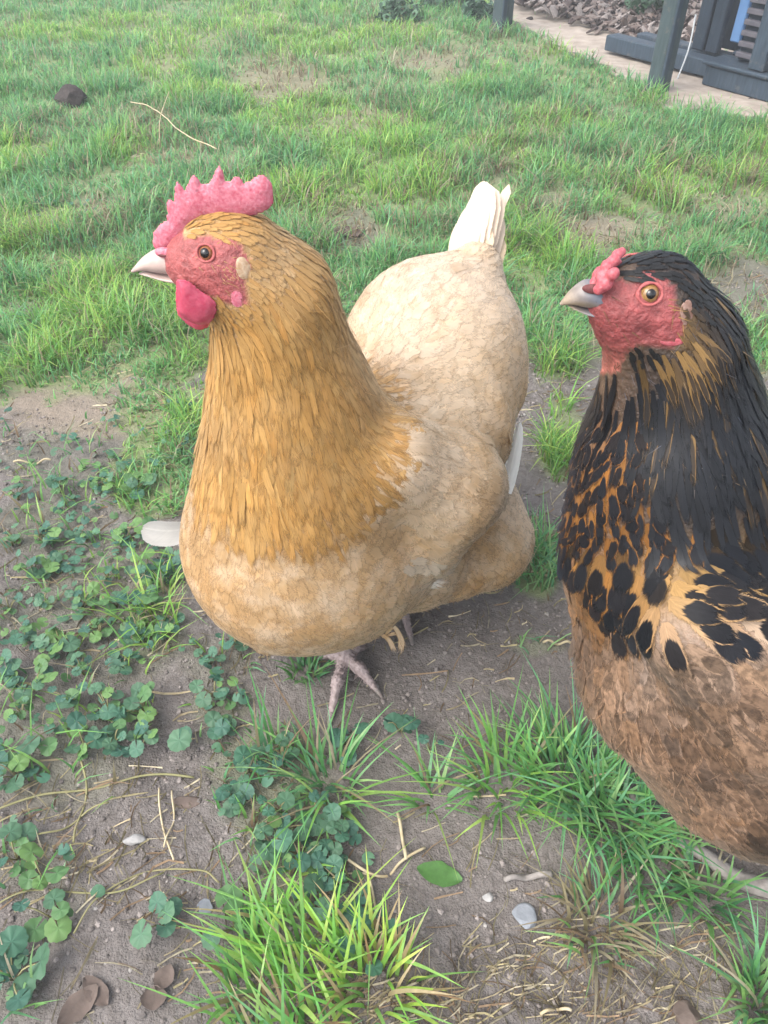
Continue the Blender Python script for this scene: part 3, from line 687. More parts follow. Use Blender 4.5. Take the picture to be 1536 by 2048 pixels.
part('dark_board', box(lx(1428), lx(1428) + .02, .105, .118, .078, .85), MAT['timber_dark'], cr)
x0, x1 = lx(1456), lx(1498)
rp = part('ramp', box(x0, x1, .020, .032, .066, .62), MAT['timber_dark'], cr)
for i in range(12): part('cleat', box(x0 + .001, x1 - .001, .004, .019, .074 + i * .024, .086 + i * .024, .0015), MAT['slat'], rp)
part('roof', box(.15, LEN + .08, -.12, D + .06, .862, .885), MAT['timber_dark'], cr)
for (x, y) in ((lx(1440), -.02), (lx(1520), -.02), (1.3, -.02)): part('foot', box(x, x + .04, y, y + .03, -.03, .003), MAT['slat'], cr)
def standing_post(px, py, w, h, label, cat):
    p = ground_pt(px, py); t = thing('fence_post', (p[0], p[1], p[2]), label, cat, None, ang)
    part('shaft', box(-w / 2, w / 2, -w / 2, w / 2, -.05, h, .004), MAT['post'], t)
    part('edge_strip', box(w / 2 + .001, w / 2 + .008, -w / 2 - .006, -w / 2 + .012, .0, h, .002), MAT['timber'], t)
    part('footing', box(-w * .9, w * .25, -w * .8, w * .3, -.05, .012, .004), MAT['slat'], t)
    return t
standing_post(1313, 186, .045, 1.2, 'grey green wooden post standing on the lawn edge before the coop', 'post')
standing_post(1003, 62, .05, 1.2, 'thin grey green post at the top edge left of the sandy strip', 'post')
for k, (q, r) in enumerate((((1345, 100), (1322, 190)), ((1372, 105), (1352, 165)))):
    a = ground_pt(*r); b2 = a + np.array([.015 + .03 * k, .10, .14])
    strand('wire', spline([a, (a + b2) / 2 + [.008, 0, .0], b2], 8), .0022, MAT['wire'], ['bright wire curving beside the foot of the front post', 'second wire hanging towards the coop rail'][k], 'wire')
rock('earth_clod', 1467, 175, 10, 9, 8, MAT['clod'], 'small dark lump on the sand by the coop corner', 'earth clod', 31)
rock('earth_clod', 1060, 44, 10, 8, 7, MAT['clod'], 'small dark lump on the sand near the thin post', 'earth clod', 32)
rock('earth_clod', 1500, 203, 6, 6, 6, MAT['clod'], 'tiny dark crumb on the sand below the coop corner', 'earth clod', 33)
# bark mulch and low plants behind the sand
n = 5200; px = RNG.uniform(1020, 1420, n); py = RNG.uniform(-60, 92, n)
k = (py < 18 + (px - 1020) * .24 + RNG.normal(0, 7, n)) & (py < 84); P = np.array([at(a, b, z=.0) for a, b in zip(px[k], py[k])])
hump = np.clip((P[:, 1] - 2.75) * .10, 0, .12)
n = len(P); s = RNG.uniform(.008, .03, n)
V = ico[None] * s[:, None, None] * np.array([1, .5, .25]); a = RNG.uniform(0, 6.28, n); t = RNG.normal(0, .5, n)
V = np.stack([V[..., 0] * np.cos(a)[:, None] - V[..., 1] * np.sin(a)[:, None], V[..., 0] * np.sin(a)[:, None] + V[..., 1] * np.cos(a)[:, None], V[..., 2] + V[..., 0] * t[:, None]], -1)
V += (P + np.stack([0 * hump, 0 * hump, hump * RNG.uniform(.6, 1, n) + .008], -1))[:, None]
C = np.array([[.10, .075, .066], [.16, .13, .118], [.05, .038, .036], [.20, .175, .165]])[RNG.integers(0, 4, n)] * RNG.uniform(.7, 1.2, (n, 1))
C = np.repeat(np.concatenate([C, np.ones((n, 1))], 1)[:, None], 12, 1).reshape(-1, 4)
stuff(obj('bark_mulch', mesh('bark_mulch', V.reshape(-1, 3), (icf[None] + (np.arange(n) * 12)[:, None, None]).reshape(-1, 3), MAT['pebble'], False, {'ca': C})))
def bush(px, py, r, n, label, col):
    p = ground_pt(px, py); q = RNG.normal(0, 1, (n, 3)); q /= np.linalg.norm(q, axis=1, keepdims=True); q *= (RNG.uniform(.2, 1, n) ** .5)[:, None] * r; q[:, 2] = np.abs(q[:, 2]) * .9
    Vs, Q, C = [], [], []; sub = np.arange(104).reshape(4, 26)[1:, ::5].ravel(); m6 = len(sub) // 3
    for i in range(n):
        LV, _, lc, _ = LEAVES[i % 6]; s = RNG.uniform(.012, .026); P = LV[sub] * s; th = RNG.uniform(0, 6.28); tx, ty = RNG.normal(0, .6, 2); P[:, 2] += P[:, 0] * tx + P[:, 1] * ty
        Vs.append(np.stack([P[:, 0] * np.cos(th) - P[:, 1] * np.sin(th), P[:, 0] * np.sin(th) + P[:, 1] * np.cos(th), P[:, 2]], -1) + q[i])
        ii = np.arange(len(sub)).reshape(3, m6) + i * len(sub); Q.append(np.stack([ii[:-1, :-1], ii[1:, :-1], ii[1:, 1:], ii[:-1, 1:]], -1).reshape(-1, 4))
        C.append(np.tile(np.array(col + (1,)), (len(sub), 1)) * RNG.uniform(.6, 1.3))
    rt = thing('low_bush', p, label, 'bush')
    obj('foliage', mesh('foliage', np.concatenate(Vs), np.concatenate(Q), MAT['leaf'], True, {'ca': np.concatenate(C)}), rt)
    V, f = tube(spline([(0, 0, -.02), (.01, 0, r * .4), (0, .01, r * .8)], 6), np.linspace(.006, .002, 6)); obj('stem', mesh('stem', V, f, MAT['stem']), rt)
bush(1290, 45, .11, 220, 'dark green low bush in the mulch behind the front post', (.03, .07, .035))
bush(1225, 12, .07, 90, 'small light green plant on the mulch at the top edge', (.09, .16, .05))
bush(900, 12, .12, 180, 'bluish green low bush at the top edge left of the thin post', (.05, .11, .06))
bush(800, 40, .08, 130, 'low bluish weed clump on the far lawn', (.06, .12, .07))
bush(960, 40, .07, 120, 'dark weed clump beside the thin post', (.04, .09, .055))

# ------------------------------------------------------------------ the birds: one smooth body surface, plumage laid over it feather by feather
class Body:
    def __init__(s, k): s.k = k; s.a = []; s.b = []; s.r0 = []; s.r1 = []; s.f = []; s.key = []
    def add(s, key, c0, c1=None, flow=None):
        (p, r) = c0; (q, r2) = c1 if c1 is not None else (p + np.array([1e-5, 0, 0]), r)
        s.a.append(p); s.b.append(q); s.r0.append(r); s.r1.append(r2); s.key.append(key)
        f = np.array(flow, float) if flow is not None else (q - p); s.f.append(f / np.linalg.norm(f))
    def fin(s):
        s.a = np.array(s.a); s.b = np.array(s.b); s.r0 = np.array(s.r0); s.r1 = np.array(s.r1); s.f = np.array(s.f)
    def each(s, P):
        out = np.empty((len(P), len(s.a)), np.float32)
        for i in range(len(s.a)):
            ab = s.b[i] - s.a[i]; pa = P - s.a[i]; t = np.clip(pa @ ab / (ab @ ab), 0, 1)
            out[:, i] = np.linalg.norm(pa - t[:, None] * ab, axis=1) - (s.r0[i] + (s.r1[i] - s.r0[i]) * t)
        return out
    def d(s, P):
        e = s.each(P); mn = e.min(1); return mn - s.k * np.log(np.exp(-(e - mn[:, None]) / s.k).sum(1)) + s.k * .35
    def n(s, P, h=4e-4):
        g = np.stack([s.d(P + np.eye(3)[i] * h) - s.d(P - np.eye(3)[i] * h) for i in range(3)], -1)
        return g / (np.linalg.norm(g, axis=1, keepdims=True) + 1e-9)
    def w(s, P, k=.014):
        e = s.each(P); e = np.exp(-(e - e.min(1)[:, None]) / k); return e / e.sum(1, keepdims=True)
    def flow(s, P, n):
        f = s.w(P, .018) @ s.f; f = f - (f * n).sum(1, keepdims=True) * n
        return f / (np.linalg.norm(f, axis=1, keepdims=True) + 1e-9)
    def hit(s, px, py, tmin=.2):
        o = np.array([0, 0, CAMZ]); dr = at(px, py, y=1.0) - o; dr /= np.linalg.norm(dr); t = tmin
        for _ in range(80):
            dd = float(s.d((o + dr * t)[None])[0]); t += dd * .8
            if dd < 1e-5: break
        p = o + dr * t; return p, s.n(p[None])[0]
def surface_net(fn, lo, hi, h):
    ax = [np.arange(lo[i], hi[i] + h, h) for i in range(3)]; sh = tuple(len(a) for a in ax)
    g = np.empty(sh, np.float32)
    yy, zz = np.meshgrid(ax[1], ax[2], indexing='ij')
    for i, xv in enumerate(ax[0]):
        g[i] = fn(np.stack([np.full(yy.shape, xv), yy, zz], -1).reshape(-1, 3)).reshape(yy.shape)
    ins = g < 0
    c = np.zeros(tuple(q - 1 for q in sh), np.int8)
    for a in (0, 1):
        for b in (0, 1):
            for e in (0, 1): c += ins[a:sh[0] - 1 + a, b:sh[1] - 1 + b, e:sh[2] - 1 + e]
    act = (c > 0) & (c < 8); idx = np.full(act.shape, -1, np.int64); cells = np.argwhere(act); idx[act] = np.arange(len(cells))
    V = np.array(lo) + (cells + .5) * h; faces = []
    for a in range(3):
        s0 = [slice(None)] * 3; s1 = [slice(None)] * 3; s0[a] = slice(0, sh[a] - 1); s1[a] = slice(1, sh[a])
        A0 = ins[tuple(s0)]; A1 = ins[tuple(s1)]; e = np.argwhere(A0 != A1); b, cc = [(1, 2), (2, 0), (0, 1)][a]
        ok = (e[:, b] > 0) & (e[:, cc] > 0) & (e[:, b] < sh[b] - 1) & (e[:, cc] < sh[cc] - 1); e = e[ok]
        flip = ~A0[tuple(e.T)]
        q = []
        for db, dc in ((-1, -1), (0, -1), (0, 0), (-1, 0)):
            t = e.copy(); t[:, b] += db; t[:, cc] += dc; q.append(idx[tuple(t.T)])
        q = np.stack(q, 1); q[flip] = q[flip][:, ::-1]; faces.append(q)
    return V, np.concatenate(faces)
def net_project(fn, V, it=3, h=4e-4):
    for _ in range(it):
        d = fn(V); g = np.stack([fn(V + np.eye(3)[i] * h) - fn(V - np.eye(3)[i] * h) for i in range(3)], -1) / (2 * h)
        V = V - g * (d / np.maximum((g * g).sum(1), .2))[:, None]
    return V
def sd_poly(p, poly):
    d = np.full(len(p), 1e9); s = np.ones(len(p)); n = len(poly)
    for i in range(n):
        a, b = poly[i], poly[i - 1]; e = b - a; w = p - a
        q = w - e * np.clip((w @ e) / (e @ e), 0, 1)[:, None]; d = np.minimum(d, (q * q).sum(1))
        c1 = p[:, 1] >= a[1]; c2 = p[:, 1] < b[1]; c3 = e[0] * w[:, 1] > e[1] * w[:, 0]
        s = np.where((c1 & c2 & c3) | (~c1 & ~c2 & ~c3), -s, s)
    return s * np.sqrt(d)
def closed(p, n=72):
    k = len(p); out = []
    for q in np.linspace(0, k, n, endpoint=False):
        i = int(q); f = q - i; a, b, c_, d = p[i - 1], p[i % k], p[(i + 1) % k], p[(i + 2) % k]
        out.append(.5 * (2 * b + (c_ - a) * f + (2 * a - 5 * b + 4 * c_ - d) * f * f + (3 * b - a - 3 * c_ + d) * f ** 3))
    return np.array(out)
def slab(name, pts_px, y, th, mat, parent, O, rnd=.0015, lump=.0007, h=.0011, tilt=0.0, seed=1, thick_fn=None, rounded=False):
    """a fleshy flat thing (comb, wattle): an outline given its own distance and real thickness"""
    P = np.array([at(a, b, y=y) for a, b in pts_px]); poly = P[:, [0, 2]] if not rounded else closed(P[:, [0, 2]]); z0 = poly[:, 1].mean()
    def fn(Q):
        yy = Q[:, 1] - y - tilt * (Q[:, 2] - z0)
        d2 = sd_poly(Q[:, [0, 2]], poly) + rnd
        ht = th * (1.0 if thick_fn is None else thick_fn(Q[:, 2]))
        ht = .0005 + (ht - .0005) * (1 - np.exp(-np.maximum(-d2, 0) / .0028))
        a = np.maximum(d2, 0); b = np.maximum(np.abs(yy) - ht + rnd, 0)
        return np.minimum(np.maximum(d2, np.abs(yy) - ht + rnd), 0) + np.hypot(a, b) - rnd + lump * (noise(Q, 420, seed) - .5) + lump * .6 * (noise(Q, 900, seed + 3) - .5)
    lo = np.array([poly[:, 0].min() - .004, y - th - .006 - abs(tilt) * .03, poly[:, 1].min() - .004]); hi = np.array([poly[:, 0].max() + .004, y + th + .006 + abs(tilt) * .03, poly[:, 1].max() + .004])
    V, f = surface_net(fn, lo, hi, h); V = net_project(fn, V, 2)
    return obj(name, mesh(name, V - O, f, mat), parent)

def spread(body, V, faces, rmin_fn, seed, tries=5):
    """evenly spread root points over the surface; rmin_fn gives the spacing at a place (<=0: nothing grows)"""
    rs = np.random.default_rng(seed)
    tri = np.concatenate([faces[:, [0, 1, 2]], faces[:, [0, 2, 3]]]); a, b, c = V[tri[:, 0]], V[tri[:, 1]], V[tri[:, 2]]
    ar = np.linalg.norm(np.cross(b - a, c - a), axis=1); cum = np.cumsum(ar); tot = cum[-1]
    rm0 = rmin_fn(V); pos = rm0[rm0 > 0]
    n = int(tries * tot / (pos.mean() * np.sqrt(np.mean(pos)) ** 0 * np.percentile(pos, 20)) * .9)
    n = min(n, 130000)
    i = np.searchsorted(cum, rs.uniform(0, tot, n)); i = np.minimum(i, len(tri) - 1)
    u, v = rs.uniform(0, 1, n), rs.uniform(0, 1, n); fl = u + v > 1; u[fl], v[fl] = 1 - u[fl], 1 - v[fl]
    P = a[i] + (b - a)[i] * u[:, None] + (c - a)[i] * v[:, None]
    rr = rmin_fn(P); keep = rr > 0; P, rr = P[keep], rr[keep]
    cell = rr.max(); grid = {}; out = []
    K = np.floor(P / cell).astype(int)
    for j in range(len(P)):
        kx, ky, kz = K[j]; ok = True; p = P[j]; r2 = rr[j] ** 2
        for dx in (-1, 0, 1):
            for dy in (-1, 0, 1):
                for dz in (-1, 0, 1):
                    L = grid.get((kx + dx, ky + dy, kz + dz))
                    if L:
                        for q in L:
                            e0 = p[0] - q[0]; e1 = p[1] - q[1]; e2 = p[2] - q[2]
                            if e0 * e0 + e1 * e1 + e2 * e2 < r2: ok = False; break
                    if not ok: break
                if not ok: break
            if not ok: break
        if ok: grid.setdefault((kx, ky, kz), []).append((p[0], p[1], p[2])); out.append(j)
    return P[out]
PROF = dict(round=([0, .14, .32, .52, .72, .88, .96, 1], [.35, .75, .98, 1, .92, .70, .42, .06]),
            hackle=([0, .14, .32, .52, .72, .88, .96, 1], [.5, .8, 1, .98, .82, .52, .28, .03]),
            down=([0, .25, .5, .75, 1], [.6, 1, .8, .5, .02]))
def feathers(body, P, L, W, ca, cb, prof='round', lift=.003, jitter=.16, base=.0006, curl=0.0, cup=.35, rag=.10, flow=None):
    """lay feathers on the surface from roots P along the growth direction; returns arrays for mesh()"""
    ts, ws = PROF[prof]; k = len(P); p = P.copy(); n = body.n(p)
    ang = RNG.normal(0, jitter, k); lf = lift * RNG.uniform(.5, 1.5, k) * np.where(RNG.uniform(0, 1, k) < .05, 2.0, 1.0); cv = RNG.normal(0, .12, k)
    rows, NR, U, Vv = [], [], [], []; last = 0
    for t, wv in zip(ts, ws):
        n = body.n(p); f = body.flow(p, n) if flow is None else flow(p, n)
        s = np.cross(n, f); a = ang + cv * t
        f2 = f * np.cos(a)[:, None] + s * np.sin(a)[:, None]; s2 = np.cross(n, f2)
        p = p + f2 * (L * (t - last))[:, None]; last = t
        off = base + lf * t ** 1.4 + curl * L * max(0, t - .5) ** 2
        d = body.d(p); n = body.n(p); p = p - n * (d - off)[:, None]
        hw = W * .5 * wv * (1 + RNG.normal(0, rag, k) * (t > .3))
        dn = n * (cup * hw * .5)[:, None]
        rows += [p - s2 * hw[:, None] - dn, p, p + s2 * hw[:, None] - dn]
        NR += [n - s2 * .1, n, n + s2 * .1]; U += [t] * 3; Vv += [0, .5, 1]
    NR = np.stack(NR, 1); NR /= np.linalg.norm(NR, axis=2, keepdims=True); m = len(ts); per = 3 * m; V = np.stack(rows, 1)
    # ragged tip: shift the edges unevenly along the feather
    o = (np.arange(k) * per)[:, None]; Q = []
    for i in range(m - 1):
        b0 = 3 * i
        Q.append(o + np.array([b0, b0 + 3, b0 + 4, b0 + 1])[None]); Q.append(o + np.array([b0 + 1, b0 + 4, b0 + 5, b0 + 2])[None])
    uv = np.tile(np.stack([U, Vv], -1)[None], (k, 1, 1))
    r = RNG.uniform(0, 1, k)
    CA = np.concatenate([ca, r[:, None]], 1); CA = np.repeat(CA[:, None], per, 1); CB = np.repeat(cb[:, None], per, 1)
    return V, np.stack(Q, 1), CA, CB, uv, NR
def feather_obj(name, data, mat, parent, O, kind=True):
    V, Q, CA, CB, uv, NR = data
    o = obj(name, mesh(name, V.reshape(-1, 3) - O, Q.reshape(-1, 4), mat, True, {'ca': CA.reshape(-1, 4), 'cb': CB.reshape(-1, 4)}, uv.reshape(-1, 2), NR.reshape(-1, 3)), parent)
    if kind: stuff(o)
    return o
def feather_parts(name, data, mat, parent, O, sel):
    V, Q, CA, CB, uv, NR = data; per = V.shape[1]
    for i in sel:
        obj(name, mesh(name, V[i] - O, Q[i] - i * per, mat, True, {'ca': CA[i], 'cb': CB[i]}, uv[i], NR[i]), parent)
def quill(name, pts, side, W, ca, cb, mat, parent, O, prof=None, cup=.25, split=0, label=None):
    """one large stiff feather: pts along the shaft, side = vane direction"""
    pts = spline(pts, 14); side = np.array(side, float); side /= np.linalg.norm(side); V, U = [], []
    T = np.gradient(pts, axis=0); T /= np.linalg.norm(T, axis=1, keepdims=True)
    for i, t in enumerate(np.linspace(0, 1, 14)):
        w = W * .5 * np.interp(t, [0, .1, .4, .75, .9, .97, 1], prof or [.2, .6, 1, 1, .8, .5, .08]); s = side - T[i] * (side @ T[i]); s /= np.linalg.norm(s); nn = np.cross(s, T[i])
        for v in (-1, -.5, 0, .5, 1):
            V.append(pts[i] + s * w * v * (.75 if v < 0 else 1) + nn * (-cup * w * v * v + .0006 * (v == 0)) + T[i] * RNG.normal(0, .0006) * abs(v)); U.append((t, (v + 1) / 2))
    ii = np.arange(70).reshape(14, 5); q = np.stack([ii[:-1, :-1], ii[1:, :-1], ii[1:, 1:], ii[:-1, 1:]], -1).reshape(-1, 4)
    r = RNG.uniform(); o = obj(name, mesh(name, np.array(V) - O, q, mat, True, {'ca': np.tile(np.append(ca, r), (70, 1)), 'cb': np.tile(np.array(cb), (70, 1))}, np.array(U)), parent)
    if label: o['label'] = label
    return o
def ball(name, c, r, axis_, mat, parent, O, sq=(1, 1, 1), cap=1.0, nu=18, nv=10):
    """dome or ball whose pole looks along axis_"""
    a = np.array(axis_) / np.linalg.norm(axis_); u = np.cross(a, [0, 0, 1.]); u /= np.linalg.norm(u); v = np.cross(a, u)
    th = np.linspace(0, np.pi * cap, nv); ph = np.linspace(0, 2 * np.pi, nu, endpoint=False)
    V = np.array([c + r * (sq[2] * np.cos(t) * a + np.sin(t) * (sq[0] * np.cos(f) * u + sq[1] * np.sin(f) * v)) for t in th for f in ph])
    ii = np.arange(nu * nv).reshape(nv, nu); jj = np.roll(ii, -1, 1)
    q = np.stack([ii[:-1], ii[1:], jj[1:], jj[:-1]], -1).reshape(-1, 4)
    return obj(name, mesh(name, V - O, q, mat), parent)
def ring(name, c, R0, r, axis_, mat, parent, O, sx=1.0, sy=1.0):
    a = np.array(axis_) / np.linalg.norm(axis_); u = np.cross(a, [0, 0, 1.]); u /= np.linalg.norm(u); v = np.cross(a, u); V = []
    for f in np.linspace(0, 2 * np.pi, 28, endpoint=False):
        d = sx * np.cos(f) * u + sy * np.sin(f) * v; rr = r * (1 + .25 * math.sin(5 * f + 1))
        for g in np.linspace(0, 2 * np.pi, 8, endpoint=False): V.append(c + d * (R0 + rr * np.cos(g)) + a * rr * np.sin(g))
    ii = np.arange(224).reshape(28, 8); i2 = np.roll(ii, -1, 0); q = np.stack([ii, np.roll(ii, -1, 1), np.roll(i2, -1, 1), i2], -1).reshape(-1, 4)
    return obj(name, mesh(name, np.array(V) - O, q, mat), parent)
def eye(body, px, py, r, iris, parent, O, ymid, pup=.52, tilt=.75):
    for far in (0, 1):
        p, nrm = body.hit(px, py)
        nrm = nrm * np.array([1, 1, tilt]); nrm /= np.linalg.norm(nrm)
        if far: p = p * [1, -1, 1] + [0, 2 * ymid, 0]; nrm = nrm * [1, -1, 1]
        c = p - nrm * r * .55
        e = ball('eye', c, r * 1.02, nrm, iris, parent, O)
        ball('pupil', c + nrm * r * .62, r * pup, nrm, MAT['pupil'], e, O, (1, 1, .82), .5)
        ring('eyelid', p + nrm * r * .02, r * 1.10, r * .17, nrm, MAT['rim'], parent, O, 1.08, .95)
def beak(pts_top, pts_mid, pts_bot, y, w0, mat, parent, O, colr=None):
    """upper and lower mandible from the ridge, gape and chin lines seen from the side"""
    def shell(name, top, bot, w, hook):
        a = spline([at(*q, y=y) for q in top], 16); b2 = spline([at(*q, y=y) for q in bot], 16); V, C = [], []
        for i in range(16):
            t = i / 15; c = (a[i] + b2[i]) / 2; hz = (a[i] - b2[i]) / 2; ww = w * (1 - t) ** .8 + .0006
            for g in np.linspace(0, 2 * np.pi, 14, endpoint=False):
                V.append(c + hz * np.sin(g) + np.array([0, ww * np.cos(g) * (1 - .25 * max(0, np.sin(g))), 0]))
                k = np.clip(t * 1.5 + (-.25 if np.sin(g) > 0 else .3), 0, 1)
                C.append(np.append((colr[0] * (1 - k) + colr[1] * k) if colr is not None else np.ones(3), 1))
        ii = np.arange(224).reshape(16, 14); jj = np.roll(ii, -1, 1); q = np.stack([ii[:-1], ii[1:], jj[1:], jj[:-1]], -1).reshape(-1, 4)
        cap = np.arange(210, 224)[None]
        return obj(name, mesh(name, np.array(V) - O, [q, cap], mat, True, {'ca': np.array(C)}), parent)
    shell('upper_beak', pts_top, pts_mid, w0, 1)
    shell('lower_beak', [(a, b + 1.5) for a, b in pts_mid[:-1]] + [pts_bot[-1]], pts_bot, w0 * .85, 0)
def leg(parent, O, ankle, toes, back, top, mat):
    """shank and toes as one scaly surface, a claw on each toe"""
    B = Body(.0022)
    S = lambda p, r: (np.array(p, float), r)
    B.add('s', S(top, .0075), S(ankle, .0065))
    tips = []
    for t in toes + [back]:
        t = np.array(t, float); m1 = ankle * .5 + t * .5; m1[2] = max(ankle[2] * .65, t[2] + .002)
        m1 = m1 + np.array([0, 0, .003]); B.add('t', S(ankle - [0, 0, .002], .0058), S(m1, .0050)); B.add('t', S(m1, .0050), S(t, .0034)); tips.append((m1, t))
    B.fin()
    allp = np.concatenate([B.a, B.b]); lo = allp.min(0) - .012; hi = allp.max(0) + .012
    fn = lambda Q: B.d(Q) + .0005 * np.sin((Q[:, 0] + Q[:, 1] * 1.0 + Q[:, 2]) * 1900) * (.6 + .8 * noise(Q, 200, 3)) + .0006 * (noise(Q, 500, 4) - .5)
    V, f = surface_net(fn, lo, hi, .0013); V = net_project(fn, V, 2)
    lg = obj('leg', mesh('leg', V - O, f, mat), parent)
    for m1, t in tips:
        d = (t - m1); d /= np.linalg.norm(d)
        VV, ff = tube(spline([t - d * .002, t + d * .006 + [0, 0, .0006], t + d * .012 - [0, 0, .002]], 7), np.linspace(.0030, .0005, 7), 8); obj('claw', mesh('claw', VV - O, ff, MAT['claw']), lg)
    return lg
def fluff(body, P, L, col, tip, W=.0009, lift=.5):
    """loose down strands that stand off the surface"""
    k = len(P); n = body.n(P); f = body.flow(P, n); s = np.cross(n, f); a = RNG.normal(0, .5, k); li = np.clip(RNG.normal(lift, .2, k), .05, 1.2)
    d = f * np.cos(a)[:, None] + s * np.sin(a)[:, None]; rows = []
    for t in (0, .35, .7, 1):
        c = P + d * (L * t)[:, None] + n * (L * li * t * (1 - .35 * t))[:, None]; sd_ = np.cross(d, n); w = W * (1 - t * .9)
        rows += [c - sd_ * w, c + sd_ * w]
    V = np.stack(rows, 1); o = (np.arange(k) * 8)[:, None]
    Q = np.stack([o + np.array([2 * i, 2 * i + 1, 2 * i + 3, 2 * i + 2])[None] for i in range(3)], 1)
    CA = np.repeat(np.concatenate([col, RNG.uniform(0, 1, (k, 1))], 1)[:, None], 8, 1); CB = np.zeros((k, 8, 4))
    uv = np.tile(np.array([[t, v] for t in (0, .3, .6, .9) for v in (.45, .55)])[None], (k, 1, 1))
    NR = np.repeat(n[:, None], 8, 1)
    return V, Q, CA, CB, uv, NR
def zone(L, px, py, base):
    """blend of colours given at places on the bird (px,py,radius,colour)"""
    w = np.full(len(px), .15); c = np.tile(np.array(base), (len(px), 1)) * .15
    for a, b2, r, cc in L:
        g = np.exp(-(((px - a) ** 2 + (py - b2) ** 2) / (r * r)) * 1.4); c = c + g[:, None] * np.array(cc); w = w + g
    return c / w[:, None]

# ---------------------------------------------------------------- golden hen
H = Body(.0085)
c = lambda px, py, y, r: PR(px, py, y, r)
# beak side of the head, then crown to neck, in the order the plumage grows
H.add('face', c(394, 522, .387, 31), c(455, 518, .389, 58), flow=(1, .05, .05))
H.add('face', c(362, 522, .3875, 18), c(394, 522, .387, 30), flow=(1, 0, 0))
H.add('head', c(440, 502, .390, 62), c(475, 508, .391, 66), flow=(1, .05, -.1))
H.add('cheek', c(420, 575, .387, 36), c(465, 560, .388, 48), flow=(.7, 0, -.7))
H.add('neck', c(480, 512, .391, 66), c(552, 592, .397, 104))
H.add('neck', c(552, 592, .397, 104), c(562, 690, .402, 122))
H.add('neck', c(562, 690, .402, 122), c(583, 800, .408, 158))
H.add('neck', c(583, 800, .408, 158), c(602, 930, .414, 200))
H.add('breast', c(602, 930, .414, 195), c(602, 1070, .42, 226), flow=(.12, .12, -1))
H.add('breast', c(600, 1075, .42, 226), flow=(.45, .45, -.65))
H.add('belly', c(690, 1090, .44, 195), c(790, 1085, .465, 140), flow=(.7, .55, -.25))
H.add('back', c(640, 930, .44, 165), (np.array([0.0, .49, .195]), .072), flow=(.62, .70, -.15))
H.add('back', (np.array([0.0, .49, .195]), .072), c(868, 702, .56, 172), flow=(.62, .70, -.25))
H.add('rump', c(868, 702, .56, 172), flow=(.45, .60, -.35))
H.add('rump', c(900, 640, .575, 110), c(955, 530, .60, 48), flow=(.2, .45, .75))
H.add('side', c(900, 830, .52, 150), c(960, 780, .55, 90), flow=(.65, .55, -.55))
H.add('fluff', c(930, 1000, .52, 108), c(966, 1080, .505, 106), flow=(.35, .25, -.85))
H.add('thigh', c(850, 1125, .465, 92), c(900, 1135, .47, 70), flow=(.5, .3, -.8))
H.add('thigh', c(530, 1240, .428, 66), c(540, 1262, .428, 52), flow=(.2, .1, -1))
H.add('wing', c(790, 915, .400, 92), c(892, 976, .428, 104), flow=(.68, .48, -.50))
H.add('wing', c(892, 976, .426, 106), c(852, 1082, .420, 72), flow=(.50, .35, -.80))
# the hidden right side mirrors the left: wing and thigh
H.add('wing', (np.array([-.085, .500, .190]), .034), (np.array([-.035, .560, .175]), .046), flow=(.55, .75, -.4))
H.add('fluff', (np.array([-.02, .575, .125]), .060), flow=(.3, .4, -.85))
H.fin()
FOOT = ground_pt(700, 1340)
hen = thing('hen', (FOOT[0], FOOT[1], FOOT[2]), 'golden buff hen with a tall pink comb standing on soil facing left', 'hen')
O1 = FOOT
lo = np.minimum((H.a - H.r0[:, None]).min(0), (H.b - H.r1[:, None]).min(0)) - .012; hi = np.maximum((H.a + H.r0[:, None]).max(0), (H.b + H.r1[:, None]).max(0)) + .012
V1, F1 = surface_net(H.d, lo, hi, .0030); V1 = net_project(H.d, V1, 3)
GOLD = np.array([.335, .185, .056]); BUFF = np.array([.46, .310, .165]); CREAM = np.array([.58, .455, .315]); DEEP = np.array([.29, .142, .033]); PALE = np.array([.60, .50, .40]); TAN = np.array([.36, .220, .098])
Z1 = [(480, 470, 80, GOLD * 1.02), (560, 500, 80, BUFF * 1.1), (600, 650, 120, GOLD * 1.12), (560, 900, 140, GOLD), (700, 900, 120, GOLD * 1.05), (430, 800, 50, BUFF), (390, 980, 60, TAN * 1.1), (620, 1000, 80, DEEP * 1.1),
      (420, 1160, 110, TAN * 1.15), (600, 1150, 140, BUFF), (760, 1080, 120, BUFF * 1.15), (560, 1270, 120, TAN * 1.05), (740, 1220, 100, BUFF * .98), (800, 900, 70, CREAM), (830, 870, 60, CREAM),
      (780, 640, 110, PALE), (860, 560, 90, PALE), (900, 700, 110, CREAM * 1.04), (1000, 600, 80, PALE), (1010, 760, 60, BUFF * 1.1), (850, 800, 80, CREAM * .98), (960, 880, 60, BUFF * 1.05), (900, 980, 80, BUFF * 1.05),
      (930, 1050, 60, TAN * 1.15), (830, 1000, 60, CREAM), (845, 1160, 40, PALE), (1030, 990, 60, PALE * 1.05), (1020, 1060, 55, CREAM), (1020, 1130, 60, BUFF * 1.05), (985, 985, 34, TAN * .8), (968, 1045, 34, TAN * .75), (925, 1095, 34, TAN * .8), (820, 930, 60, PALE), (790, 990, 50, CREAM), (860, 1000, 40, CREAM), (940, 1190, 60, TAN * 1.1), (960, 470, 60, CREAM), (970, 400, 60, PALE)]
RED = np.array([.27, .068, .066]); YMID = .3895
def face1(P):
    px, py = pix(P); q = ((px - 418) / 84) ** 2 + ((py - 530) / 62) ** 2
    return ((q < 1) & (px < 496) & (py > 468 + (px - 370) * .10)) | ((px < 392) & (py < 620) & ((px < 366) | (py > 500))) | (((px - 470) / 30) ** 2 + ((py - 588) / 26) ** 2 < 1)
px, py = pix(V1); col = zone(Z1, px, py, BUFF) * .85
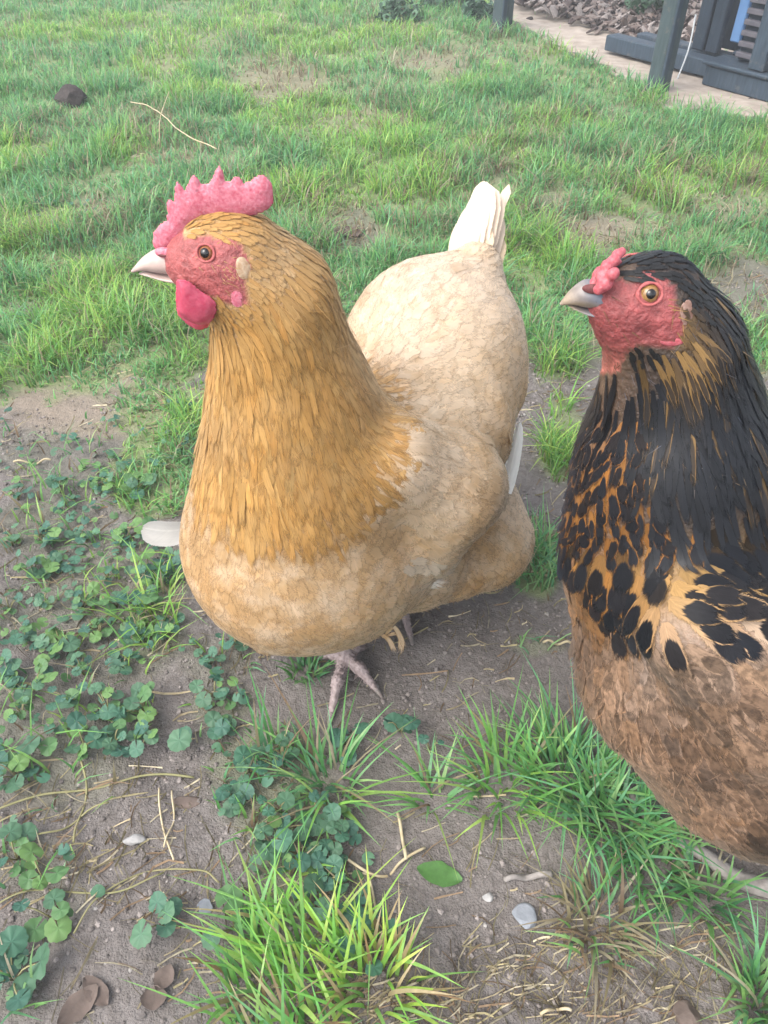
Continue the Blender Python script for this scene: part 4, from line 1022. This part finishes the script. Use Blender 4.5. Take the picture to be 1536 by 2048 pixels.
fm = face1(V1) & (np.abs(V1[:, 1] - YMID) < .04); fw = .55 + .9 * fbm(V1, 230, 7, 3)[:, None]; V1[fm] += H.n(V1[fm]) * (.0018 * (fbm(V1[fm], 210, 62, 3) - .5))[:, None]
col[fm] = (RED * fw)[fm]
obj('body', mesh('body', V1 - O1, F1, MAT['skin'], True, {'ca': np.concatenate([col, np.ones((len(col), 1))], 1)}), hen)
# --- plumage
def rmin1(P):
    px, py = pix(P); w = H.w(P); hd = w[:, :4].sum(1); nk = w[:, 4:8].sum(1)
    r = .0052 * np.ones(len(P)); r = np.where(nk > .5, .0029, r); r = np.where((hd > .4) | ((px < 560) & (py < 560)), .0024, r); r = np.where((py < 640) & (nk > .5) & (px < 520), .0032, r)
    r[face1(P) & (np.abs(P[:, 1] - YMID) < .04)] = 0
    return r
P = spread(H, V1, F1, rmin1, 3); px, py = pix(P); w = H.w(P); keyw = {k: w[:, [i for i, q in enumerate(H.key) if q == k]].sum(1) for k in set(H.key)}
hd = (keyw['head'] + keyw['face'] + keyw['cheek'] > .4) | ((px < 560) & (py < 560)); nk = (keyw['neck'] > .5) & ~hd; wg = (keyw['wing'] > .5) & ~hd; bd = ~(hd | nk | wg)
def tint(c, P, amp=.16, sc=60, seed=1, hue=.08):
    k = len(P); v = 1 + amp * RNG.normal(0, 1, k) * .35 + amp * 2.2 * (noise(P, sc, seed) - .5); h = RNG.normal(0, hue, k)
    return np.clip(c * v[:, None] * np.stack([1 + 0 * h, 1 - h * .4, 1 - h], -1), .01, .9)
def pale_tips(k, c, s, amt=.5): return np.concatenate([np.clip(c * s, 0, .88), RNG.uniform(0, 1, (k, 1)) * amt], 1)
i = np.where(bd)[0]; cb = tint(zone(Z1, px[i], py[i], BUFF), P[i], .10, 85, 1, .04); L = np.interp(cb[:, 2], [.1, .5], [.026, .030]) * RNG.uniform(.8, 1.15, len(i)); L = np.where(keyw['fluff'][i] > .4, L * .8, L)
feather_obj('body_plumage', feathers(H, P[i], L, L * .55, cb, pale_tips(len(i), cb, 1.10, .9), 'round', .0005, .30, rag=.16, cup=0., base=.0004), MAT['buff'], hen, O1)
i = np.where(nk)[0]; cb = tint(zone(Z1, px[i], py[i], GOLD) * .35 + .65 * GOLD * np.where(px[i, None] < 440, 1.1, 1.0), P[i], .18, 70, 2)
L = np.interp(py[i], [480, 640, 800, 1000], [.018, .036, .054, .058]) * RNG.uniform(.75, 1.1, len(i))
feather_obj('neck_plumage', feathers(H, P[i], L, L * .10 + .0014, cb, pale_tips(len(i), cb, 1.3, .9), 'hackle', .0009, .09, rag=.12, cup=0., base=.0004), MAT['gold'], hen, O1)
i = np.where(hd)[0]; cb = tint(zone(Z1, px[i], py[i], GOLD), P[i], .12, 120, 3)
feather_obj('head_plumage', feathers(H, P[i], .0085 * RNG.uniform(.8, 1.3, len(i)), .0030 * np.ones(len(i)), cb, pale_tips(len(i), cb, 1.2, .7), 'hackle', .0007, .12, base=.0003, cup=0.), MAT['gold'], hen, O1)
i = np.where(wg)[0]; c0 = zone(Z1, px[i], py[i], BUFF); cb = tint(c0 * .7 + .3 * CREAM, P[i], .16, 80, 5, .05)
L = .030 * RNG.uniform(.85, 1.2, len(i)); big = np.where((px[i] > 690) & (P[i, 1] < .46))[0]
wl_ = .0013 + .0022 * np.maximum(sm(925, 985, px[i]), sm(1060, 1120, py[i]))
dat = feathers(H, P[i], L, L * .55, cb, pale_tips(len(i), c0, .92, .9), 'round', wl_, .14, rag=.10, cup=0.1)
big = big[np.argsort(-L[big])][:140]; hid = np.setdiff1d(np.arange(len(i)), big)
feather_parts('wing_feather', dat, MAT['buff'], hen, O1, big)
feather_obj('wing_plumage', [d[hid] if q != 1 else dat[1][:len(hid)] for q, d in enumerate(dat)], MAT['buff'], hen, O1)
PB = spread(H, V1, F1, lambda Q: np.where((np.abs(pix(Q)[0] - 440) < 62) & (np.abs(pix(Q)[1] - 545) < 62) & (H.w(Q)[:, :4].sum(1) > .4), .0015, 0), 15); px, py = pix(PB)
kp = RNG.uniform(0, 1, len(PB)) < np.maximum(.22, 1.3 * np.exp(-((px - 462) / 24) ** 2 - ((py - 552) / 30) ** 2)); PB = PB[kp]; cb = tint(np.tile(TAN * .95, (len(PB), 1)), PB, .2)
feather_obj('cheek_bristles', fluff(H, PB, .0045 * RNG.uniform(.6, 1.2, len(PB)), cb, cb, .0002, .08), MAT['gold'], hen, O1)
PB = spread(H, V1, F1, lambda Q: np.where((H.w(Q)[:, 4:8].sum(1) > .5) & (pix(Q)[1] > 560), .0045, 0), 25); px, py = pix(PB)
cb = tint(zone(Z1, px, py, GOLD) * RNG.choice([.85, 1.3], (len(PB), 1)), PB, .08)
feather_obj('neck_hair', fluff(H, PB, .018 * RNG.uniform(.5, 1.3, len(PB)), cb, cb, .00022, .05), MAT['gold'], hen, O1)
# down on belly, thighs and rump end
PF = spread(H, V1, F1, lambda Q: np.where((pix(Q)[1] > 1040) & (H.w(Q)[:, [16, 17, 18, 10]].sum(1) > .3), .0021, 0), 5); px, py = pix(PF)
cb = tint(zone(Z1, px, py, BUFF) * 1.0, PF, .06, 60, 1, .02)
feather_obj('belly_down', fluff(H, PF, .009 * RNG.uniform(.6, 1.3, len(PF)), cb, cb, .0005, .16), MAT['buff'], hen, O1)
# tail: a narrow upright fan
T0 = at(945, 520, y=.600); ax_side = np.array([.78, -.62, 0])
for j, (bx, by, mx, my, tx, ty, dy, w) in enumerate([(935, 545, 945, 460, 967, 360, .0, .024), (945, 545, 956, 460, 976, 366, .003, .024), (925, 545, 934, 470, 957, 384, -.003, .023), (950, 550, 966, 465, 988, 378, .006, .022),
        (918, 550, 922, 480, 945, 408, -.005, .023), (955, 550, 968, 490, 984, 420, .008, .024), (914, 550, 915, 490, 932, 432, -.007, .022), (950, 540, 965, 470, 1020, 366, .020, .011), (935, 560, 940, 510, 960, 440, -.011, .026), (912, 560, 912, 510, 925, 462, -.010, .022), (962, 565, 972, 515, 984, 465, .004, .024)]):
    yb = .600 + dy; cc = (PALE * 1.12 if j < 4 else PALE if j < 8 else CREAM) * RNG.uniform(.95, 1.05)
    quill('tail_feather', [at(bx, by, y=yb), at(mx, my, y=yb + .012), at(tx, ty, y=yb + .028)], ax_side + [0, 0, .1], w * 1.3, cc, np.append(np.clip(cc * 1.12, 0, .88), .4), MAT['quill'], hen, O1)
# wing tips that show beyond the body on both sides
quill('wing_tip_feather', [at(385, 1056, y=.465), at(335, 1062, y=.455), at(284, 1056, y=.448)], (0, -.35, -1), .0265, np.array([.60, .59, .57]), (.66, .65, .62, .5), MAT['quill'], hen, O1, [.5, .75, 1, 1, .82, .5, .1], label='white feather tip of the far wing')
quill('wing_tip_feather', [at(1010, 985, y=.50), at(1026, 920, y=.515), at(1040, 842, y=.53)], (.9, -.5, 0), .013, np.array([.78, .78, .76]), (.82, .82, .80, .5), MAT['quill'], hen, O1, [.9, 1, 1, .85, .6, .4, .08], label='white fluffy feather behind the near wing')
quill('wing_tip_feather', [at(1000, 990, y=.502), at(1012, 930, y=.517), at(1026, 866, y=.53)], (.9, -.5, 0), .014, np.array([.75, .75, .73]), (.82, .82, .80, .5), MAT['quill'], hen, O1, [.9, 1, 1, .85, .6, .4, .08])
quill('wing_tip_feather', [at(800, 1140, y=.40), at(840, 1160, y=.405), at(905, 1168, y=.415)], (.2, -.3, -1), .015, np.array([.74, .68, .58]), (.8, .76, .7, .5), MAT['buff'], hen, O1)
for a, b2, d in ((770, 1270, (790, 1255, 815, 1310)), (772, 1272, (800, 1270, 800, 1320)), (760, 1268, (778, 1280, 792, 1312))):
    quill('belly_feather', [at(a, b2, y=.44), at(d[0], d[1], y=.436), at(d[2], d[3], y=.432)], (1, -.3, .2), .008, BUFF, np.append(CREAM, .6), MAT['buff'], hen, O1)
wpnt = np.array([H.hit(a, b2)[0] for a, b2 in ((800, 1128), (815, 1120), (830, 1124), (846, 1128), (812, 1138), (858, 1120))]); cw = np.tile(np.array([.52, .44, .34]), (6, 1))
feather_parts('white_feather', feathers(H, wpnt, np.full(6, .022), np.full(6, .009), cw, pale_tips(6, cw, 1.1, .5), 'round', .0030, .2), MAT['buff'], hen, O1, range(6))
# comb, wattles, lobes, beak, eyes
slab('comb', [(303, 490), (305, 464), (319, 447), (331, 438), (332, 402), (339, 396), (347, 402), (349, 366), (356, 360), (369, 378), (382, 350), (391, 348), (403, 366), (418, 364), (427, 344), (437, 330), (446, 336), (452, 360), (462, 360), (469, 349), (479, 351), (489, 363), (501, 357), (514, 348), (533, 348), (548, 371), (549, 408), (527, 428), (490, 436), (452, 442), (410, 440), (380, 462), (364, 486), (343, 506), (318, 512)],
     YMID, .0025, MAT['comb'], hen, O1, .0012, .0005)
wp = [(352, 556), (349, 600), (354, 628), (372, 645), (392, 656), (414, 655), (431, 638), (436, 612), (424, 592), (404, 578), (384, 560), (366, 552)]
slab('wattle', wp, YMID - .0235, .0040, MAT['wattle'], hen, O1, .0018, .00012, .0009, tilt=-.15, seed=4, rounded=True)
slab('wattle', wp, YMID + .0225, .0040, MAT['wattle'], hen, O1, .0018, .00012, .0009, tilt=.15, seed=5, rounded=True)
for far in (0, 1):
    p, nn = H.hit(487, 537)
    if far: p = p * [1, -1, 1] + [0, 2 * YMID, 0]; nn = nn * [1, -1, 1]
    ball('ear_lobe', p - nn * .0010, .0050, nn, MAT['lobe'], hen, O1, (.85, 1.2, .24))
    p, nn = H.hit(476, 596)
    if far: p = p * [1, -1, 1] + [0, 2 * YMID, 0]; nn = nn * [1, -1, 1]
    ball('red_lobe', p - nn * .0012, .0052, nn, MAT['comb'], hen, O1, (.9, 1.4, .28))
eye(H, 411, 506, .0040, MAT['iris'], hen, O1, YMID, pup=.66)
beak([(372, 500), (322, 496), (288, 512), (262, 541)], [(372, 545), (330, 546), (292, 541), (264, 545)], [(366, 562), (330, 556), (300, 550), (278, 547)], YMID, .0085, MAT['horn'], hen, O1)
for s in (-1, 1):
    p = at(328, 505, y=YMID + s * .0062); ball('nostril', p, .0034, (-.2, s, .4), MAT['comb'], hen, O1, (1.5, .8, .5)); ball('nostril_slit', at(325, 511, y=YMID + s * .0078), .0012, (-.2, s, .2), MAT['nostril'], hen, O1, (2.2, .6, .5))
g = lambda a, b2, dz=.004: ground_pt(a, b2, dz)
an = ground_pt(690, 1330, .015)
leg(hen, O1, an, [g(662, 1436), g(752, 1384), g(645, 1322, .006)], g(728, 1300), an + np.array([-.004, .012, .06]), MAT['shank'])
an2 = np.array([.012, .50, .016 + float(G(.012, .50))]); zz = float(G(.0, .48)) + .004
leg(hen, O1, an2, [np.array([-.02, .455, zz]), np.array([.025, .45, zz]), np.array([-.03, .50, zz])], np.array([.03, .53, zz]), an2 + np.array([0, .01, .06]), MAT['shank'])

# ---------------------------------------------------------------- brown hen, closer to the lens
K = Body(.0070)
K.add('face', c(1256, 598, .320, 32), c(1280, 600, .322, 54), flow=(1, 0, .02))
K.add('face', c(1214, 598, .3195, 25), c(1258, 598, .320, 32), flow=(1, 0, 0))
K.add('head', c(1264, 594, .322, 62), c(1312, 594, .323, 66), flow=(1, .03, -.15))
K.add('cheek', c(1262, 645, .319, 36), c(1322, 655, .321, 54), flow=(.5, 0, -.9))
K.add('throat', c(1262, 668, .322, 44), c(1288, 765, .322, 66), flow=(.1, 0, -1))
K.add('neck', c(1318, 594, .324, 64), c(1356, 690, .326, 107))
K.add('neck', c(1356, 690, .326, 107), c(1354, 800, .328, 137))
K.add('neck', c(1354, 800, .328, 137), c(1350, 930, .320, 186))
K.add('breast', c(1348, 930, .318, 190), c(1340, 1100, .305, 208), flow=(.08, -.05, -1))
K.add('breast', c(1340, 1100, .305, 205), c(1420, 1300, .288, 268), flow=(.30, 0, -.9))
K.add('belly', c(1430, 1310, .288, 262), c(1540, 1425, .272, 285), flow=(.72, .05, -.55))
K.add('back', c(1400, 1000, .33, 170), (np.array([.28, .345, .215]), .075), flow=(.95, .12, -.12))
K.add('back', (np.array([.26, .325, .165]), .098), (np.array([.40, .365, .19]), .082), flow=(.95, .15, -.1))
K.add('rump', (np.array([.40, .365, .19]), .082), (np.array([.50, .39, .255]), .035), flow=(.85, .1, .3))
K.add('fluff', (np.array([.33, .335, .115]), .070), (np.array([.40, .36, .125]), .066), flow=(.5, .1, -.8))
K.add('wing', c(1390, 1250, .243, 120), c(1560, 1360, .235, 190), flow=(.86, .05, -.40))
K.add('wing', (np.array([.235, .245, .175]), .040), (np.array([.38, .275, .175]), .042), flow=(.95, .1, -.15))
K.add('wing', (np.array([.22, .405, .185]), .040), (np.array([.40, .445, .185]), .042), flow=(.95, .1, -.15))
K.add('thigh', (np.array([.255, .275, .085]), .045), flow=(.3, 0, -.9))
K.fin()
O2 = np.array([.27, .32, float(G(.27, .32))])
hen2 = thing('hen', O2, 'brown hen with a black neck and yellow eye at the right edge facing left', 'hen')
lo = np.minimum((K.a - K.r0[:, None]).min(0), (K.b - K.r1[:, None]).min(0)) - .012; hi = np.maximum((K.a + K.r0[:, None]).max(0), (K.b + K.r1[:, None]).max(0)) + .012
V2, F2 = surface_net(K.d, lo, hi, .0030); V2 = net_project(K.d, V2, 3)
Y2 = .322
FACE2 = np.array([(1150, 560), (1196, 540), (1226, 556), (1262, 566), (1290, 545), (1330, 552), (1352, 580), (1352, 612), (1372, 650), (1350, 690), (1318, 700), (1268, 690), (1245, 722), (1240, 742), (1180, 748), (1165, 640)], float)
def face2(P):
    px, py = pix(P); return (sd_poly(np.stack([px, py], -1), FACE2) < 0) & (P[:, 1] < Y2 + .04)
BLK = np.array([.0045, .0052, .0070]); OR = np.array([.200, .086, .020]); YEL = np.array([.33, .195, .068]); BRN = np.array([.190, .118, .074]); PINKB = np.array([.270, .195, .145]); DBR = np.array([.07, .042, .027])
Z2 = [(1330, 540, 60, BLK * 1.5), (1420, 640, 90, BLK), (1400, 800, 140, BLK), (1420, 1000, 170, BLK), (1380, 680, 30, YEL * .7), (1370, 640, 26, YEL * .8),
      (1200, 860, 50, DBR), (1210, 980, 70, OR), (1260, 920, 40, OR), (1160, 1060, 40, BLK * 1.2), (1170, 1180, 50, OR), (1250, 1170, 70, OR * 1.1), (1350, 1170, 80, YEL), (1480, 1150, 80, YEL),
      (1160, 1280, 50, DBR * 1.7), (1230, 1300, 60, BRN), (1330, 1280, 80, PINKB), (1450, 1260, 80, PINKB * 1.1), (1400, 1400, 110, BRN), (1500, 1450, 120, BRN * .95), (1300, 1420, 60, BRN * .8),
      (1330, 1540, 70, BRN * 1.25), (1430, 1620, 80, BRN * 1.1), (1320, 1412, 34, DBR), (1380, 1475, 34, DBR * .8), (1440, 1525, 34, DBR * .8), (1505, 1575, 34, DBR * .8), (1505, 1645, 60, DBR * .45), (1505, 1645, 40, DBR * .4), (1400, 1500, 50, DBR * 1.4), (1520, 1560, 60, BRN)]  # dark row along the wing's lower edge: crease shade painted into the plumage
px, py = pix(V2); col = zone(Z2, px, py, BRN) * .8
fm = face2(V2) | ((px < 1215) & (py < 640)); nn = K.n(V2[fm]); V2[fm] += nn * (.0022 * (fbm(V2[fm] * [1, 1, 1.6], 190, 61, 3) - .5) + .0012 * (noise(V2[fm], 420, 66) - .5))[:, None]
fw = .55 + .9 * fbm(V2, 230, 7, 3)[:, None]
thr = sm(670, 750, py)[:, None]
RED2 = np.array([.205, .047, .047]); col[fm] = ((RED2 * (1 - thr * .35) * (1 - thr) + np.array([.34, .11, .085]) * thr) * fw)[fm]
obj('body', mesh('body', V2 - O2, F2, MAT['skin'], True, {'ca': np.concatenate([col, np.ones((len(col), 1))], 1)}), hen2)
def rmin2(P):
    px, py = pix(P); w = K.w(P); nk = w[:, 5:8].sum(1); hd = w[:, :4].sum(1)
    r = np.where(nk > .5, .0029, .0074); r = np.where((py > 1060) & (py < 1260) & (P[:, 1] < .36), .0066, r); r = np.where((px < 1330) & (py > 820) & (py < 1080), .0046, r)
    r = np.where((hd > .4) & (py < 700), .0021, r); r = np.where((px > 1230) & (px < 1420) & (py < 720) & (py > 560), .0026, r)
    r = np.where((px > 1290) & (py > 1290), .0066, r)
    r[face2(P) | ((px < 1215) & (py < 640))] = 0; r = np.where((w[:, 4] > .45) & (py < 800), r * 0 + .0034, r) * (r > 0)
    return r
P = spread(K, V2, F2, rmin2, 8); px, py = pix(P); w = K.w(P); kw = {k: w[:, [i for i, q in enumerate(K.key) if q == k]].sum(1) for k in set(K.key)}
near = P[:, 1] < .36
hd = ((kw['head'] + kw['face'] + kw['cheek'] > .45) & (py < 720)); nk = ((kw['neck'] > .5) | (kw['throat'] > .5)) & ~hd
hack = ((nk | (py < 830)) & ~hd & ~((px < 1275) & (py > 840))) | (~hd & (py < 1055) & (px > 1300 + np.maximum(0, py - 1000) * .3))
brst = ~hd & ~hack & (py < 1085) & (px < 1420); band = ~hd & ~hack & ~brst & (py < 1090 + 165 * sm(1120, 1250, px)) & (py < 1265); rest = ~(hd | hack | brst | band)
def black_mask(k, c, m): return np.concatenate([np.tile(c, (k, 1)) * RNG.uniform(.7, 1.4, (k, 1)), np.full((k, 1), m) * RNG.uniform(.97, 1, (k, 1))], 1)
i = np.where(hd)[0]; cb = tint(zone(Z2, px[i], py[i], BLK), P[i], .2)
feather_obj('head_plumage', feathers(K, P[i], .0080 * RNG.uniform(.8, 1.3, len(i)), .0026 * np.ones(len(i)), cb, black_mask(len(i), BLK, .3), 'hackle', .0007, .12, base=.0003, cup=0.), MAT['hackle'], hen2, O2)
i = np.where(hack)[0]; ed = RNG.uniform(0, 1, len(i)); c0 = np.tile(BLK, (len(i), 1)) * RNG.uniform(.6, 1.7, (len(i), 1))
ed_p = .10 + .5 * np.exp(-((px[i] - 1350) / 50) ** 2 - ((py[i] - 690) / 70) ** 2) + .10 * (px[i] < 1300) + .12 * (py[i] > 1000)
gs = ed < ed_p; c0[gs] = (YEL * .40) * RNG.uniform(.4, 1.1, (gs.sum(), 1)); tg = np.exp(-((px[i] - 1365) / 34) ** 2 - ((py[i] - 660) / 60) ** 2)[:, None]; c0 = c0 * (1 - tg) + tg * YEL * .75
thq = (kw['throat'][i] > .5) & (py[i] < 820); c0[thq] = np.array([.16, .075, .045]) * RNG.uniform(.4, 1.3, (thq.sum(), 1))
L = np.interp(py[i], [560, 640, 760, 950, 1050], [.014, .026, .040, .046, .044]) * RNG.uniform(.75, 1.15, len(i)); L = np.where(thq, .014, L)
feather_obj('neck_plumage', feathers(K, P[i], L, L * .085 + .0009, c0, black_mask(len(i), BLK, .85), 'hackle', .0011, .10, rag=.12, cup=0.), MAT['hackle'], hen2, O2)
i = np.where(brst)[0]; cb = tint(zone([(1210, 960, 90, OR), (1180, 860, 60, DBR * 1.6), (1300, 1000, 70, OR * .5), (1150, 1050, 50, OR * .6), (1140, 950, 40, DBR)], px[i], py[i], OR), P[i], .25)
dat = feathers(K, P[i], .017 * RNG.uniform(.8, 1.25, len(i)), .0074 * RNG.uniform(.8, 1.2, len(i)), cb, black_mask(len(i), BLK * 1.2, 1.0), 'round', .0018, .34, rag=.16)
feather_obj('breast_plumage', dat, MAT['black'], hen2, O2)
i = np.where(band)[0]; cb = tint(zone(Z2, px[i], py[i], YEL), P[i], .2); dk = (1 - sm(1080, 1130, py[i]))[:, None]; cb = cb * (1 - dk * .85)
dat = feathers(K, P[i], .027 * RNG.uniform(.85, 1.2, len(i)), .0140 * RNG.uniform(.85, 1.15, len(i)), cb, black_mask(len(i), BLK * 1.3, 1.0), 'round', .0030, .16, rag=.08)
vis = np.where(near[i] & (px[i] < 1640))[0][:150]; hid = np.setdiff1d(np.arange(len(i)), vis)
feather_parts('spangled_feather', dat, MAT['black'], hen2, O2, vis)
if len(hid): feather_obj('shoulder_plumage', [d[hid] if q != 1 else dat[1][:len(hid)] for q, d in enumerate(dat)], MAT['black'], hen2, O2)
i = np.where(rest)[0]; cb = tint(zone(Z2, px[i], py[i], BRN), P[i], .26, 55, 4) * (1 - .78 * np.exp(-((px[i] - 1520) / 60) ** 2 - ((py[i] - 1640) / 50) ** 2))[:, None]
tips = np.concatenate([cb * RNG.uniform(.40, .62, (len(i), 1)), RNG.uniform(.35, .95, (len(i), 1))], 1); cb = np.clip(cb * 1.1, 0, .7)
L = .027 * RNG.uniform(.85, 1.2, len(i))
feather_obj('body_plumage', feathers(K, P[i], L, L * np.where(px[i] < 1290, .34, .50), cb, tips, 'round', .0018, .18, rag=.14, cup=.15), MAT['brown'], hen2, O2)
PF = spread(K, V2, F2, lambda Q: np.where((pix(Q)[1] > 1250) & (pix(Q)[0] < 1700) & (K.w(Q)[:, [10, 9, 18]].sum(1) > .4), .0050, 0), 9); px, py = pix(PF)
cb = tint(zone(Z2, px, py, BRN) * 1.1, PF, .2)
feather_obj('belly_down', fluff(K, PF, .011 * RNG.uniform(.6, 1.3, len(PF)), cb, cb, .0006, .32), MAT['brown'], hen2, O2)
# feathers that stand off the neck
for a, b2, m1, t in (((1450, 680), 0, (1498, 726), (1524, 786)), ((1440, 665), 0, (1490, 712), (1516, 768)), ((1455, 700), 0, (1488, 752), (1502, 800))):
    quill('neck_feather', [at(*a, y=.335), at(*m1, y=.338), at(*t, y=.340)], (1, .2, .3), .0055, BLK, np.append(BLK * 1.5, .5), MAT['black'], hen2, O2)
for j in range(9):
    a = (j - 4) * .12; quill('tail_feather', [(.47, .385, .25), (.53, .40 + a * .12, .31), (.60, .41 + a * .3, .385 - abs(a) * .05)], (0, .5, .9), .03, DBR * .8, np.append(BLK, .8), MAT['brown'], hen2, O2)
PB = spread(K, V2, F2, lambda Q: np.where((K.w(Q)[:, 5:8].sum(1) > .4) & (pix(Q)[1] > 620), .0042, 0), 26); px, py = pix(PB)
cb = np.where(RNG.uniform(0, 1, (len(PB), 1)) < .4, np.array([[.20, .15, .10]]), np.array([[.07, .085, .12]])) * RNG.uniform(.4, 1.3, (len(PB), 1))
feather_obj('neck_hair', fluff(K, PB, .011 * RNG.uniform(.5, 1.3, len(PB)), cb, cb, .00016, .02), MAT['gold'], hen2, O2)
PB = spread(K, V2, F2, lambda Q: np.where((pix(Q)[0] > 1180) & (pix(Q)[0] < 1420) & (pix(Q)[1] > 560) & (pix(Q)[1] < 800) & face2(Q), .0021, 0), 16); px, py = pix(PB)
kp = RNG.uniform(0, 1, len(PB)) < np.clip(.10 + .9 * sm(690, 760, py) * .6 + .9 * np.exp(-((px - 1372) / 30) ** 2 - ((py - 620) / 40) ** 2), 0, 1); PB = PB[kp]; px, py = px[kp], py[kp]
cb = np.where((px > 1330)[:, None], YEL * .75, DBR * 1.2) * RNG.uniform(.5, 1.3, (len(PB), 1))
feather_obj('face_bristles', fluff(K, PB, .0068 * RNG.uniform(.6, 1.2, len(PB)), cb, cb, .00022, .12), MAT['gold'], hen2, O2)
# pea comb of small knobs, lobes, beak, eyes, legs
CB = Body(.0007)
for a, b2, r, dy in ((1192, 572, 17, 0), (1202, 552, 19, .002), (1206, 556, 17, -.004), (1216, 536, 17, -.003), (1220, 540, 18, .003), (1230, 524, 16, -.002), (1236, 530, 15, .004), (1238, 512, 14, 0), (1248, 506, 11, .001), (1214, 570, 20, -.006), (1230, 550, 16, -.007), (1200, 582, 14, -.006), (1222, 566, 16, .006)):
    CB.add('k', c(a - 3, b2 - 3, Y2 - .004 + dy * 1.5, r * .82))
CB.fin(); lo = CB.a.min(0) - .008; hi = CB.a.max(0) + .008
fn = lambda Q: CB.d(Q) + .0006 * (noise(Q, 520, 2) - .5)
VC, FC = surface_net(fn, lo, hi, .0010); VC = net_project(fn, VC, 2); obj('comb', mesh('comb', VC - O2, FC, MAT['comb_b']), hen2)
for far in (0, 1):
    for (a, b2, r, mt, sq, nm) in ((1374, 626, .0046, 'lobe_b', (.8, 1.25, .16), 'ear_lobe'), (1344, 684, .0040, 'comb_b', (1.3, .5, .16), 'red_lobe')):
        p, nn = K.hit(a, b2)
        if far: p = p * [1, -1, 1] + [0, 2 * Y2, 0]; nn = nn * [1, -1, 1]
        ball(nm, p - nn * .0002, r, nn, MAT[mt], hen2, O2, sq)
eye(K, 1300, 588, .0044, MAT['iris_b'], hen2, O2, Y2, pup=.58, tilt=.7)
beak([(1208, 566), (1172, 560), (1142, 580), (1119, 607)], [(1204, 611), (1172, 612), (1146, 608), (1121, 610)], [(1198, 626), (1176, 624), (1154, 617), (1136, 611)], Y2 - .003, .0085, MAT['horn_b'], hen2, O2,
     (np.array([.11, .12, .15]), np.array([.27, .21, .15])))
for s in (-1, 1): ball('nostril', at(1186, 578, y=Y2 - .003 + s * .0055), .0030, (-.2, s, .4), MAT['nostril'], hen2, O2, (1.6, .7, .5))
zz = float(G(.28, .3)) + .005
for y in (.275, .365):
    an = np.array([.285, y, zz + .01]); leg(hen2, O2, an, [an + [-.05, -.02, -.008], an + [-.055, .005, -.008], an + [-.04, .03, -.008]], an + [.03, .0, -.008], an + [.015, 0, .07], MAT['shank'])

# ---------------------------------------------------------------- added milky volume standing in for lens smear, lifts the far blacks
hz = obj('lens_haze', box(-59, 59, -59, 59, -1.2, 2.2, 0)); stuff(hz)
m = bpy.data.materials.new('lens_haze_volume'); m.use_nodes = True; nt = m.node_tree; nt.nodes.remove(nt.nodes['Principled BSDF'])
pv = nt.nodes.new('ShaderNodeVolumePrincipled'); pv.inputs['Color'].default_value = (.92, .96, 1, 1); pv.inputs['Density'].default_value = .024
nt.links.new(pv.outputs[0], nt.nodes['Material Output'].inputs['Volume']); hz.data.materials.clear(); hz.data.materials.append(m)
